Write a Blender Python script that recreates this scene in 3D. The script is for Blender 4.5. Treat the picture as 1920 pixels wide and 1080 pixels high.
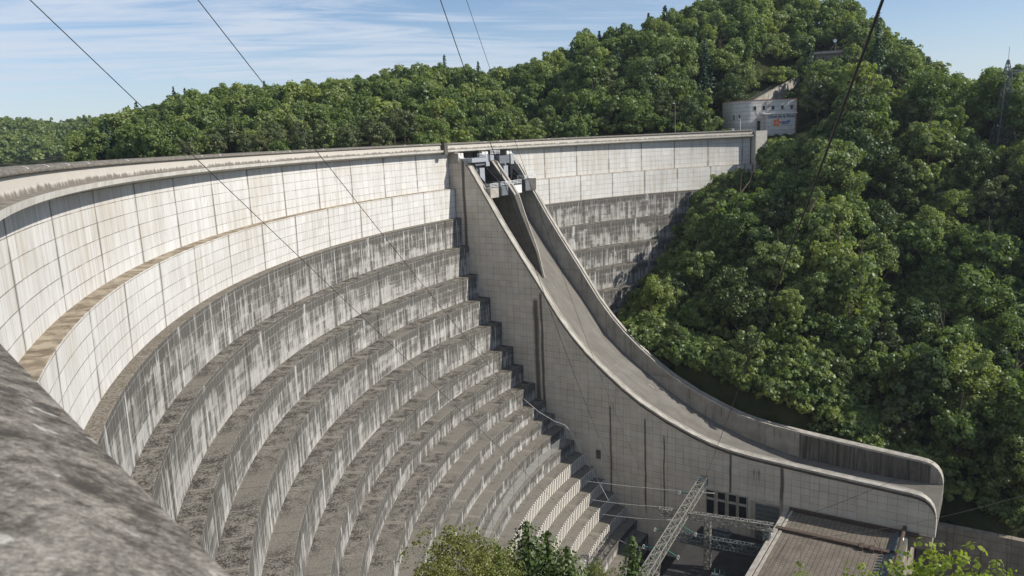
import bpy, bmesh, math, random
import numpy as np
from mathutils import Vector, Matrix, Quaternion

R = math.radians
for o in list(bpy.data.objects):
    bpy.data.objects.remove(o, do_unlink=True)
scene = bpy.context.scene
COL = scene.collection

# ------------------------------------------------------------------ camera
F_PX, PITCH, ROLL = 1462.7, 0.188946, 0.0430213      # focal length in pixels of a 1920 wide frame
cam_d = bpy.data.cameras.new("camera")
cam_d.sensor_fit = 'HORIZONTAL'; cam_d.sensor_width = 36.0
cam_d.lens = F_PX / 1920 * 36.0
cam_d.clip_start = 0.05; cam_d.clip_end = 12000
cam = bpy.data.objects.new("camera", cam_d); COL.objects.link(cam)
_c, _s = math.cos(ROLL), math.sin(ROLL)
R0 = Vector((1, 0, 0)); U0 = Vector((0, math.sin(PITCH), math.cos(PITCH))); FW = Vector((0, math.cos(PITCH), -math.sin(PITCH)))
RV = R0 * _c - U0 * _s; UV_ = R0 * _s + U0 * _c
m4 = Matrix.Identity(4)
for i in range(3):
    m4[i][0] = RV[i]; m4[i][1] = UV_[i]; m4[i][2] = -FW[i]
cam.matrix_world = m4
cam_d.dof.use_dof = True; cam_d.dof.focus_distance = 120.0; cam_d.dof.aperture_fstop = 7.0
scene.camera = cam

# ------------------------------------------------------------------ sun, sky, exposure
SUN_AZ, SUN_EL = R(-11.8), R(36.0)                   # azimuth counted from +X
SUN_V = Vector((math.cos(SUN_EL) * math.cos(SUN_AZ), math.cos(SUN_EL) * math.sin(SUN_AZ), math.sin(SUN_EL)))
sun_d = bpy.data.lights.new("sun", 'SUN'); sun_d.energy = 5.0; sun_d.angle = R(0.5); sun_d.color = (1.0, 0.955, 0.89)
sun = bpy.data.objects.new("sun", sun_d); COL.objects.link(sun)
sun.rotation_mode = 'QUATERNION'; sun.rotation_quaternion = SUN_V.to_track_quat('Z', 'Y')
sun.location = SUN_V * 300

world = bpy.data.worlds.new("World"); scene.world = world; world.use_nodes = True
scene.view_settings.view_transform = 'Standard'; scene.view_settings.look = 'None'
scene.view_settings.exposure = 0.2; scene.view_settings.gamma = 1.0; scene.view_settings.use_curve_mapping = False


class G:
    """small helper round a node tree; every method returns a socket"""
    def __init__(s, nt): s.nt = nt
    def n(s, t, **k):
        nd = s.nt.nodes.new(t)
        for a, b in k.items(): setattr(nd, a, b)
        return nd
    def put(s, sock, v):
        if v is None: return
        if isinstance(v, bpy.types.NodeSocket): s.nt.links.new(v, sock)
        else:
            if isinstance(v, (tuple, list)) and len(v) == 3 and sock.type == 'RGBA': v = (*v, 1)
            sock.default_value = v
    def math(s, op, a, b=None, c=None, clamp=False):
        nd = s.n('ShaderNodeMath', operation=op, use_clamp=clamp)
        for i, v in enumerate((a, b, c)): s.put(nd.inputs[i], v)
        return nd.outputs[0]
    def add(s, a, b): return s.math('ADD', a, b)
    def sub(s, a, b): return s.math('SUBTRACT', a, b)
    def mul(s, a, b): return s.math('MULTIPLY', a, b)
    def smooth(s, v, lo, hi):
        nd = s.n('ShaderNodeMapRange', interpolation_type='SMOOTHSTEP')
        s.put(nd.inputs['Value'], v)
        nd.inputs['From Min'].default_value = lo; nd.inputs['From Max'].default_value = hi
        if lo > hi:
            nd.inputs['From Min'].default_value = hi; nd.inputs['From Max'].default_value = lo
            nd.inputs['To Min'].default_value = 1; nd.inputs['To Max'].default_value = 0
        return nd.outputs[0]
    def mix(s, f, a, b, bt='MIX'):
        nd = s.n('ShaderNodeMix', data_type='RGBA', blend_type=bt)
        s.put(nd.inputs[0], f); s.put(nd.inputs[6], a); s.put(nd.inputs[7], b)
        return nd.outputs[2]
    def sep(s, v):
        nd = s.n('ShaderNodeSeparateXYZ'); s.put(nd.inputs[0], v); return nd.outputs
    def comb(s, x, y, z=0.0):
        nd = s.n('ShaderNodeCombineXYZ')
        for i, v in enumerate((x, y, z)): s.put(nd.inputs[i], v)
        return nd.outputs[0]
    def noise(s, vec, scale, detail=3.0, rough=0.55, dist=0.0):
        nd = s.n('ShaderNodeTexNoise')
        s.put(nd.inputs['Vector'], vec); nd.inputs['Scale'].default_value = scale
        nd.inputs['Detail'].default_value = detail; nd.inputs['Roughness'].default_value = rough
        nd.inputs['Distortion'].default_value = dist
        return nd.outputs['Fac']
    def uv(s, name): return s.n('ShaderNodeUVMap', uv_map=name).outputs[0]
    def obj(s): return s.n('ShaderNodeTexCoord').outputs['Object']
    def pos(s): return s.n('ShaderNodeNewGeometry').outputs['Position']
    def ramp(s, f, stops):
        nd = s.n('ShaderNodeValToRGB'); e = nd.color_ramp.elements
        while len(e) < len(stops): e.new(0.5)
        for i, (p, c) in enumerate(stops):
            e[i].position = p; e[i].color = (*c, 1) if len(c) == 3 else c
        s.put(nd.inputs[0], f); return nd.outputs[0]
    def brick(s, vec, w, h, mortar, smooth=0.2, offset=0.0, freq=2, squash=1.0):
        nd = s.n('ShaderNodeTexBrick', offset=offset, offset_frequency=freq, squash=squash)
        s.put(nd.inputs['Vector'], vec)
        nd.inputs['Color1'].default_value = (0, 0, 0, 1); nd.inputs['Color2'].default_value = (1, 1, 1, 1)
        nd.inputs['Mortar'].default_value = (0.5, 0.5, 0.5, 1)
        nd.inputs['Scale'].default_value = 1; nd.inputs['Mortar Size'].default_value = mortar
        nd.inputs['Mortar Smooth'].default_value = smooth; nd.inputs['Bias'].default_value = 0
        nd.inputs['Brick Width'].default_value = w; nd.inputs['Row Height'].default_value = h
        rnd = s.n('ShaderNodeSeparateColor'); s.nt.links.new(nd.outputs['Color'], rnd.inputs[0])
        return rnd.outputs[0], nd.outputs['Fac']          # random per brick, 1 in the joint
    def bump(s, h, strength, dist):
        nd = s.n('ShaderNodeBump'); nd.inputs['Strength'].default_value = strength; nd.inputs['Distance'].default_value = dist
        s.put(nd.inputs['Height'], h); return nd.outputs[0]


def new_mat(name, rough=0.85, spec=0.2):
    m = bpy.data.materials.new(name); m.use_nodes = True
    b = m.node_tree.nodes['Principled BSDF']
    b.inputs['Roughness'].default_value = rough; b.inputs['Specular IOR Level'].default_value = spec
    return m, G(m.node_tree), b


# sky with thin streaks of cirrus
g = G(world.node_tree)
bg = world.node_tree.nodes['Background']
sky = g.n('ShaderNodeTexSky', sky_type='NISHITA'); sky.sun_disc = False
sky.sun_elevation = SUN_EL; sky.sun_rotation = math.pi / 2 - SUN_AZ
sky.air_density = 1.0; sky.dust_density = 0.6; sky.ozone_density = 1.6; sky.altitude = 500
dirv = g.n('ShaderNodeTexCoord').outputs['Generated']
dx, dy, dz = g.sep(dirv)
dzc = g.math('MAXIMUM', g.add(dz, 0.07), 0.02)
px_, py_ = g.math('DIVIDE', dx, dzc), g.math('DIVIDE', dy, dzc)
ca, sa = math.cos(R(12)), math.sin(R(12))
cu = g.add(g.mul(px_, ca), g.mul(py_, sa)); cv = g.sub(g.mul(py_, ca), g.mul(px_, sa))
n1 = g.noise(g.comb(g.mul(cu, 0.75), g.mul(cv, 2.6), 0.3), 1.0, 8, 0.64, 0.7)
n2 = g.noise(g.comb(g.mul(cu, 0.16), g.mul(cv, 0.30), 4.0), 1.0, 3, 0.5)
cl = g.smooth(g.add(n1, g.mul(g.sub(n2, 0.5), 0.9)), 0.34, 0.64)
# thinner towards the right, thick low on the left
cl = g.mul(cl, g.smooth(dx, 0.55, -0.25))
hz = g.smooth(dz, 0.16, 0.0)
cl = g.math('MAXIMUM', g.mul(cl, 0.85), g.mul(hz, 0.5))
skyc = g.mix(cl, g.mix(1.0, sky.outputs[0], (0.86, 0.90, 1.0, 1), 'MULTIPLY'), (5.2, 5.8, 6.7, 1))
g.put(bg.inputs['Color'], skyc); bg.inputs['Strength'].default_value = 0.11

# ------------------------------------------------------------------ frames of reference
CX, CY = 141.154, 123.792                              # centre of the dam's arc
ES = Vector((0.8403655, -0.5420201, 0)); EN = Vector((0.5420201, 0.8403655, 0))
EANG = math.atan2(ES.y, ES.x)
def W(s, n, z): return (CX + ES.x * s + EN.x * n, CY + ES.y * s + EN.y * n, z)
def SN(x, y): return ((x - CX) * ES.x + (y - CY) * ES.y, (x - CX) * EN.x + (y - CY) * EN.y)


def ray(px, py):
    X, Y = px - 960, py - 540
    u = X * _c - Y * _s; v = X * _s + Y * _c
    return Vector((u / F_PX, math.cos(PITCH) - v / F_PX * math.sin(PITCH), -math.sin(PITCH) - v / F_PX * math.cos(PITCH)))
def at(px, py, d):
    """point at horizontal distance d seen at a pixel of the 1920 wide photograph"""
    q = ray(px, py); return q * (d / math.hypot(q.x, q.y))


# ------------------------------------------------------------------ mesh helpers
def np_mesh(name, V, Q, mats=(), uv=None, uv2=None, midx=None, smooth=False):
    """V (n,3), Q (m,k) with k = 3 or 4; uv arrays per corner"""
    V = np.asarray(V, np.float32); Q = np.asarray(Q, np.int32)
    me = bpy.data.meshes.new(name); k = Q.shape[1]; m = len(Q)
    me.vertices.add(len(V)); me.vertices.foreach_set('co', V.ravel())
    me.loops.add(m * k); me.loops.foreach_set('vertex_index', Q.ravel())
    me.polygons.add(m); me.polygons.foreach_set('loop_start', np.arange(0, m * k, k, dtype=np.int32))
    if midx is not None: me.polygons.foreach_set('material_index', np.asarray(midx, np.int32))
    me.polygons.foreach_set('use_smooth', np.full(m, smooth, dtype=bool))
    for nm, a in (('UVMap', uv), ('info', uv2)):
        if a is not None:
            l = me.uv_layers.new(name=nm); l.data.foreach_set('uv', np.asarray(a, np.float32).ravel())
    for mt in mats: me.materials.append(mt)
    me.update(calc_edges=True)
    return me


def link(name, me, parent=None):
    o = bpy.data.objects.new(name, me); COL.objects.link(o)
    if parent is not None: o.parent = parent
    return o


def empty(name, loc=(0, 0, 0), rz=0.0):
    o = bpy.data.objects.new(name, None); COL.objects.link(o)
    o.location = loc; o.rotation_euler = (0, 0, rz); o.empty_display_size = 1
    return o


def tag(o, label=None, cat=None, group=None, kind=None):
    if label: o['label'] = label
    if cat: o['category'] = cat
    if group: o['group'] = group
    if kind: o['kind'] = kind
    return o


class MB:
    """collects boxes, bars, tubes, sweeps in one mesh; uv in metres"""
    def __init__(s): s.v = []; s.f = []; s.uv = []
    def quad(s, a, b, c, d, uv=None):
        i = len(s.v); s.v += [tuple(a), tuple(b), tuple(c), tuple(d)]; s.f.append((i, i + 1, i + 2, i + 3))
        s.uv.append(uv or [(0, 0), (1, 0), (1, 1), (0, 1)])
    def poly(s, pts, uv=None):
        i = len(s.v); s.v += [tuple(p) for p in pts]; s.f.append(tuple(range(i, i + len(pts))))
        s.uv.append(uv or [(p[0], p[1]) for p in pts])
    def hexa(s, P):
        """P: 8 points, bottom ring 0-3 then top ring 4-7"""
        for q in ((3, 2, 1, 0), (4, 5, 6, 7), (0, 1, 5, 4), (1, 2, 6, 5), (2, 3, 7, 6), (3, 0, 4, 7)):
            pts = [Vector(P[k]) for k in q]
            w = (pts[1] - pts[0]).length; h = (pts[2] - pts[1]).length
            s.quad(*pts, uv=[(0, 0), (w, 0), (w, h), (0, h)])
    def boxw(s, s0, s1, n0, n1, z0, z1):
        s.hexa([W(s0, n0, z0), W(s1, n0, z0), W(s1, n1, z0), W(s0, n1, z0), W(s0, n0, z1), W(s1, n0, z1), W(s1, n1, z1), W(s0, n1, z1)])
    def box(s, x0, x1, y0, y1, z0, z1):
        s.hexa([(x0, y0, z0), (x1, y0, z0), (x1, y1, z0), (x0, y1, z0), (x0, y0, z1), (x1, y0, z1), (x1, y1, z1), (x0, y1, z1)])
    def bar(s, a, b, w, h=None):
        a, b = Vector(a), Vector(b); h = h or w; d = b - a
        if d.length < 1e-6: return
        q = d.to_track_quat('Z', 'Y'); x = q @ Vector((w / 2, 0, 0)); y = q @ Vector((0, h / 2, 0))
        s.hexa([a - x - y, a + x - y, a + x + y, a - x + y, b - x - y, b + x - y, b + x + y, b - x + y])
    def tube(s, pts, r, k=8, r1=None, cap=True):
        pts = [Vector(p) for p in pts]; n = len(pts); i0 = len(s.v); r1 = r if r1 is None else r1
        L = 0.0; ls = []
        for j, p in enumerate(pts):
            if j: L += (p - pts[j - 1]).length
            ls.append(L)
            d = (pts[min(j + 1, n - 1)] - pts[max(j - 1, 0)]).normalized()
            q = d.to_track_quat('Z', 'Y'); rr = r + (r1 - r) * j / max(1, n - 1)
            for t in range(k):
                a = 2 * math.pi * t / k
                s.v.append(tuple(p + q @ Vector((math.cos(a) * rr, math.sin(a) * rr, 0))))
        for j in range(n - 1):
            for t in range(k):
                a = i0 + j * k + t; b = i0 + j * k + (t + 1) % k
                s.f.append((a, b, b + k, a + k)); s.uv.append([(t / k, ls[j]), ((t + 1) / k, ls[j]), ((t + 1) / k, ls[j + 1]), (t / k, ls[j + 1])])
        if cap:
            s.f.append(tuple(i0 + t for t in range(k))[::-1]); s.uv.append([(0, 0)] * k)
            s.f.append(tuple(i0 + (n - 1) * k + t for t in range(k))); s.uv.append([(0, 0)] * k)
    def sweep(s, S, sect, caps=True):
        """S: list of s stations; sect(s) -> closed list of (n,z); uv = (s or n, z)"""
        rings = [[(st, n, z) for n, z in sect(st)] for st in S]
        k = len(rings[0])
        for a, b in zip(rings[:-1], rings[1:]):
            for j in range(k):
                p, q, r_, t = a[j], b[j], b[(j + 1) % k], a[(j + 1) % k]
                steep = abs(p[2] - t[2]) > abs(p[1] - t[1])
                uvp = [(x[0], x[2]) if steep else (x[0], x[1]) for x in (p, q, r_, t)]
                s.quad(W(*p), W(*q), W(*r_), W(*t), uv=uvp)
        if caps:
            for rg, rev in ((rings[0], True), (rings[-1], False)):
                pts = [W(*x) for x in rg]; uvp = [(x[1], x[2]) for x in rg]
                s.poly(pts[::-1] if rev else pts, uv=uvp[::-1] if rev else uvp)
    def build(s, name, mat, parent=None, smooth=False):
        me = bpy.data.meshes.new(name); me.from_pydata(s.v, [], s.f)
        l = me.uv_layers.new(name='UVMap'); l.data.foreach_set('uv', np.array([c for f in s.uv for c in f], np.float32).ravel())
        for mt in (mat if isinstance(mat, (list, tuple)) else [mat]): me.materials.append(mt)
        bm = bmesh.new(); bm.from_mesh(me)
        bmesh.ops.remove_doubles(bm, verts=bm.verts, dist=1e-4)
        bmesh.ops.recalc_face_normals(bm, faces=bm.faces); bm.to_mesh(me); bm.free()
        if smooth:
            for p in me.polygons: p.use_smooth = True
        me.update()
        return link(name, me, parent)


def local(o, parent_loc):
    """mesh was modelled in world coordinates: keep it there under a parent that stands elsewhere"""
    if o.parent.parent is None: o.matrix_parent_inverse = Matrix.Translation(Vector(parent_loc)).inverted()
    return o


# ------------------------------------------------------------------ materials
def m_upper():
    m, g, b = new_mat("pale panel concrete", 0.9, 0.15)
    u, z, _ = g.sep(g.uv('UVMap')); drop, st, _ = g.sep(g.uv('info'))
    v = g.comb(g.add(u, 1531.6), g.add(z, 173.5))
    rnd, _j = g.brick(v, 2.5, 1.7, 0.05, 0.35)
    _r, jh = g.brick(v, 900.0, 1.7, 0.05, 0.4)
    colr, jv = g.brick(g.comb(g.add(u, 1531.6), 7.0), 2.5, 900.0, 0.045, 0.4)
    jv = g.mul(jv, g.smooth(g.noise(g.comb(g.mul(u, 0.37), g.mul(z, 0.35), 21), 1, 2), 0.30, 0.55))
    jt = g.math('MAXIMUM', jh, jv)
    rnd2, _j = g.brick(g.comb(g.add(u, 1531.6), 0.5), 7.5, 40.0, 0.02, 0.2)
    big = g.noise(g.comb(g.mul(u, 0.05), g.mul(z, 0.09)), 1, 4, 0.6)
    sk = g.noise(g.comb(g.mul(u, 0.9), g.mul(z, 0.05)), 1, 5, 0.62)
    sk2 = g.noise(g.comb(g.mul(u, 3.2), g.mul(z, 0.16), 3.0), 1, 3, 0.6)
    base = g.mix(g.smooth(g.add(sk, g.mul(g.sub(big, 0.5), 0.7)), 0.30, 0.72), (0.575, 0.558, 0.522), (0.47, 0.452, 0.41))
    base = g.mix(g.mul(rnd, 0.08), base, (0.47, 0.45, 0.41))
    base = g.mix(g.mul(g.smooth(rnd, 0.90, 0.95), 0.25), base, (0.70, 0.685, 0.65))
    grime = g.mul(g.smooth(g.noise(g.comb(g.mul(u, 0.55), g.mul(z, 0.10), 31), 1, 5, 0.7), 0.52, 0.70), 0.42)
    base = g.mix(grime, base, (0.33, 0.305, 0.26))
    base = g.mix(g.mul(g.smooth(sk2, 0.60, 0.74), 0.5), base, (0.70, 0.69, 0.67))
    # warm stains that gather above the ledges
    warm = g.mul(g.smooth(sk, 0.50, 0.72), g.smooth(big, 0.42, 0.62))
    base = g.mix(g.mul(warm, 0.6), base, (0.46, 0.36, 0.235))
    # narrow strip of older panels every 15 m
    frac = g.math('FRACT', g.math('DIVIDE', g.add(u, 1531.6), 15.0))
    strip = g.mul(g.smooth(g.math('ABSOLUTE', g.sub(frac, 0.46)), 0.05, 0.04), g.smooth(g.noise(g.comb(g.mul(u, 0.13), g.mul(z, 0.12), 9), 1, 2), 0.45, 0.6))
    base = g.mix(g.mul(strip, 0.35), base, (0.36, 0.335, 0.29))
    # contraction joints with a run of dark dirt beneath
    dj = g.mul(g.sub(0.5, g.math('ABSOLUTE', g.sub(frac, 0.5))), 15.0)
    wob = g.noise(g.comb(g.mul(u, 0.2), g.mul(z, 0.22), 5), 1, 3)
    run = g.mul(g.smooth(g.add(dj, g.mul(g.sub(sk2, 0.5), 0.6)), 0.6, 0.05), g.smooth(wob, 0.36, 0.56))
    base = g.mix(g.mul(run, 0.8), base, (0.20, 0.178, 0.14))
    base = g.mix(g.mul(g.smooth(dj, 0.16, 0.06), 0.8), base, (0.12, 0.105, 0.085))
    jn = g.smooth(g.noise(g.comb(g.mul(u, 0.3), g.mul(z, 0.8), 2), 1, 2), 0.25, 0.6)
    base = g.mix(g.mul(jt, g.add(0.25, g.mul(jn, 0.6))), base, (0.13, 0.112, 0.085))
    g.put(b.inputs['Base Color'], base)
    g.put(b.inputs['Normal'], g.bump(g.sub(g.mul(rnd, 0.3), jt), 0.35, 0.04))
    return m


def m_riser():
    m, g, b = new_mat("streaked step concrete", 0.92, 0.12)
    u, z, _ = g.sep(g.uv('UVMap')); drop, st, _ = g.sep(g.uv('info'))
    v = g.comb(g.add(u, 1500.6), g.add(z, 301.2))
    rnd, jt = g.brick(v, 1.5, 1.62, 0.055, 0.3)
    rndb, _j = g.brick(g.comb(g.add(u, 1500.6), g.add(z, 300)), 4.5, 3.24, 0.0, 0.0, 0.37)
    big = g.noise(g.comb(g.mul(u, 0.06), g.mul(z, 0.5)), 1, 3, 0.6)
    sA = g.noise(g.comb(g.mul(u, 0.8), g.mul(z, 0.045)), 1, 4, 0.65)
    sB = g.noise(g.comb(g.mul(u, 3.4), g.mul(z, 0.11), 7.0), 1, 3, 0.6)
    sC = g.noise(g.comb(g.mul(u, 1.7), g.mul(z, 0.03), 12.0), 1, 2, 0.5)
    tp = g.smooth(g.add(drop, g.mul(g.sub(sA, 0.5), 3.2)), 2.0, 0.4)
    D = g.add(g.add(g.mul(sA, 1.15), g.mul(g.sub(sB, 0.5), 1.15)), g.mul(g.sub(rnd, 0.5), 0.16))
    D = g.add(D, g.mul(g.sub(rndb, 0.5), 0.16))
    D = g.add(D, g.mul(g.sub(big, 0.5), 0.55))
    D = g.add(g.add(D, g.mul(tp, 0.55)), g.sub(g.mul(st, 0.62), 0.33))
    D = g.sub(D, g.mul(drop, 0.03))
    fac = g.smooth(D, 0.36, 0.62)
    dark = g.mix(sC, (0.058, 0.054, 0.047), (0.135, 0.126, 0.110))
    light = g.mix(g.smooth(sB, 0.35, 0.65), (0.27, 0.257, 0.228), (0.46, 0.445, 0.41))
    base = g.mix(fac, light, dark)
    ws = g.mul(g.smooth(sC, 0.62, 0.70), g.smooth(drop, 0.0, 1.2))
    base = g.mix(g.mul(ws, 0.75), base, (0.56, 0.555, 0.53))
    fr = g.math('FRACT', g.math('DIVIDE', g.add(u, 1531.6), 7.5)); cell = g.math('FLOOR', g.math('DIVIDE', g.add(u, 1535.35), 7.5))
    dj = g.mul(g.sub(0.5, g.math('ABSOLUTE', g.sub(fr, 0.5))), 7.5)
    has = g.n('ShaderNodeTexWhiteNoise', noise_dimensions='2D'); g.put(has.inputs['Vector'], g.comb(cell, g.math('FLOOR', g.add(g.mul(st, 97.0), 0.5))))
    lime = g.mul(g.mul(g.smooth(g.add(dj, g.mul(g.sub(sB, 0.5), 1.6)), 0.75, 0.0), g.smooth(has.outputs[0], 0.70, 0.76)), g.smooth(g.noise(g.comb(g.mul(u, 0.6), g.mul(z, 0.3), 41), 1, 3), 0.38, 0.58))
    base = g.mix(g.mul(lime, 0.7), base, (0.58, 0.57, 0.54))
    wet = g.mul(g.smooth(g.add(dj, g.mul(g.sub(sB, 0.5), 1.0)), 0.9, 0.3), g.smooth(has.outputs[0], 0.2, 0.14))
    base = g.mix(g.mul(wet, 0.7), base, (0.05, 0.047, 0.04))
    rust = g.mul(g.smooth(g.noise(g.comb(g.mul(u, 0.35), 0.0, 3.0), 1, 2, 0.8), 0.66, 0.72), 0.35)
    base = g.mix(rust, base, (0.34, 0.22, 0.12))
    lc = g.mix(fac, (0.20, 0.185, 0.155), (0.36, 0.35, 0.325))
    base = g.mix(g.mul(jt, g.add(0.15, g.mul(g.smooth(sA, 0.4, 0.6), 0.5))), base, lc)
    g.put(b.inputs['Base Color'], base)
    g.put(b.inputs['Normal'], g.bump(g.sub(g.mul(sB, 0.4), jt), 0.4, 0.05))
    return m


def m_tread():
    m, g, b = new_mat("weathered ledge top", 0.95, 0.1)
    u, v, _ = g.sep(g.uv('UVMap')); drop, st, _ = g.sep(g.uv('info'))
    vec = g.comb(u, v)
    fine = g.noise(vec, 3.2, 4, 0.8)
    mid = g.noise(vec, 0.55, 4, 0.6, 0.4)
    grav = g.smooth(g.add(fine, g.mul(g.sub(mid, 0.5), 0.6)), 0.40, 0.60)
    rough = g.mix(grav, (0.050, 0.044, 0.036), (0.222, 0.202, 0.168))
    plain = g.mix(g.smooth(fine, 0.3, 0.7), (0.145, 0.131, 0.107), (0.225, 0.206, 0.171))
    plain = g.mix(g.mul(g.smooth(mid, 0.55, 0.68), 0.6), plain, (0.085, 0.074, 0.057))
    tan = g.mix(g.smooth(mid, 0.38, 0.62), (0.36, 0.305, 0.225), (0.185, 0.150, 0.105))
    # st: 0 = sandy, 0.5 = gravel, 1 = plain slab
    ch = g.noise(g.comb(g.mul(u, 0.045), g.mul(v, 0.05), 4), 1, 2)
    c = g.mix(g.smooth(g.add(st, g.mul(g.sub(ch, 0.5), 1.5)), 0.52, 0.68), rough, plain)
    c = g.mix(g.smooth(st, 0.25, 0.1), c, tan)
    frac = g.math('FRACT', g.math('DIVIDE', g.add(u, 1531.6), 7.5))
    dj = g.mul(g.sub(0.5, g.math('ABSOLUTE', g.sub(frac, 0.5))), 7.5)
    wob = g.noise(g.comb(g.mul(u, 0.14), g.mul(v, 0.1), 8), 1, 2)
    pale = g.mul(g.smooth(g.add(dj, g.mul(g.sub(fine, 0.5), 1.0)), 0.9, 0.1), g.smooth(wob, 0.5, 0.62))
    c = g.mix(g.mul(pale, 0.8), c, (0.27, 0.245, 0.20))
    c = g.mix(g.mul(g.smooth(dj, 0.09, 0.04), 0.7), c, (0.05, 0.043, 0.035))
    lime = g.smooth(g.noise(g.comb(g.mul(u, 0.2), g.mul(v, 0.35), 15), 1, 4, 0.7), 0.66, 0.72)
    c = g.mix(g.mul(lime, 0.5), c, (0.40, 0.38, 0.33))
    g.put(b.inputs['Base Color'], c); g.put(b.inputs['Normal'], g.bump(fine, 0.6, 0.12))
    return m


def m_plain(name, c0, c1, scale=0.6, streak=True, dark=(0.07, 0.065, 0.055), amount=0.5, rough=0.9, along=False, grid=None, gridc=(0.12, 0.11, 0.09), uvm=True, band=None):
    """weathered cast concrete; uv in metres, streaks run down v"""
    m, g, b = new_mat(name, rough, 0.15)
    u, v, _ = g.sep(g.uv('UVMap')) if uvm else g.sep(g.obj())
    a = g.noise(g.comb(u, v), scale, 5, 0.65)
    c = g.mix(g.smooth(a, 0.3, 0.7), c0, c1)
    fine = g.noise(g.comb(u, v), scale * 12, 3, 0.7)
    if streak:
        s1 = g.noise(g.comb(g.mul(u, 1.1), g.mul(v, 0.06)), 1, 5, 0.65)
        c = g.mix(g.mul(g.smooth(s1, 0.52, 0.72), amount), c, dark)
    c = g.mix(g.mul(g.sub(fine, 0.35), 0.35), c, dark)
    if along:
        s2 = g.noise(g.comb(g.mul(u, 0.045), g.mul(v, 0.9), 3), 1, 5, 0.65)
        c = g.mix(g.mul(g.smooth(s2, 0.48, 0.66), 0.55), c, dark)
        s3 = g.noise(g.comb(g.mul(u, 0.16), g.mul(v, 0.8), 13), 1, 4, 0.7)
        c = g.mix(g.mul(g.smooth(s3, 0.66, 0.70), 0.7), c, (0.55, 0.53, 0.48))
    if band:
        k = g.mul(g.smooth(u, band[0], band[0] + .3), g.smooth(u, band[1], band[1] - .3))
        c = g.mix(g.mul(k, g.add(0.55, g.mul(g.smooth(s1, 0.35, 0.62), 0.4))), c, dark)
    if grid:
        rnd, jt = g.brick(g.comb(g.add(u, 1000), g.add(v, 1000)), grid[0], grid[1], grid[2], 0.3, grid[3] if len(grid) > 3 else 0.0)
        c = g.mix(g.mul(rnd, 0.22), c, dark); c = g.mix(g.mul(jt, 0.7), c, gridc)
    g.put(b.inputs['Base Color'], c); g.put(b.inputs['Normal'], g.bump(fine, 0.25, 0.03))
    return m


def m_parapet():
    m, g, b = new_mat("parapet concrete", 0.9, 0.15)
    u, v, _ = g.sep(g.uv('UVMap'))                        # v = z
    s1 = g.noise(g.comb(g.mul(u, 1.6), g.mul(v, 0.25)), 1, 5, 0.7)
    s2 = g.noise(g.comb(g.mul(u, 0.12), 0.0), 1, 3, 0.6)
    low = g.smooth(v, -1.45, -2.25)
    d = g.smooth(g.add(g.add(g.mul(s1, 1.0), g.mul(low, 0.42)), g.mul(g.sub(s2, 0.5), 0.5)), 0.70, 0.92)
    c = g.mix(g.noise(g.comb(u, v), 0.4, 4), (0.50, 0.465, 0.405), (0.42, 0.385, 0.325))
    c = g.mix(g.mul(d, 0.85), c, (0.115, 0.10, 0.08))
    g.put(b.inputs['Base Color'], c); return m


def m_coping():
    m, g, b = new_mat("lichened coping stone", 0.95, 0.1)
    p = g.obj()
    a = g.noise(p, 3.5, 6, 0.7, 0.5); f = g.noise(p, 15.0, 6, 0.8); l = g.noise(p, 11.0, 3, 0.5)
    f2 = g.noise(p, 90.0, 3, 0.7)
    c = g.mix(g.smooth(g.add(g.mul(a, 0.4), g.mul(f, 0.6)), 0.42, 0.60), (0.072, 0.063, 0.052), (0.33, 0.30, 0.25))
    c = g.mix(g.mul(g.smooth(f2, 0.4, 0.6), 0.5), c, (0.06, 0.052, 0.043))
    c = g.mix(g.mul(g.smooth(g.add(l, g.mul(g.sub(f, 0.5), 0.35)), 0.66, 0.72), 0.7), c, (0.46, 0.44, 0.39))
    g.put(b.inputs['Base Color'], c); g.put(b.inputs['Normal'], g.bump(g.add(f, g.mul(f2, 0.4)), 0.7, 0.02)); return m


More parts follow.
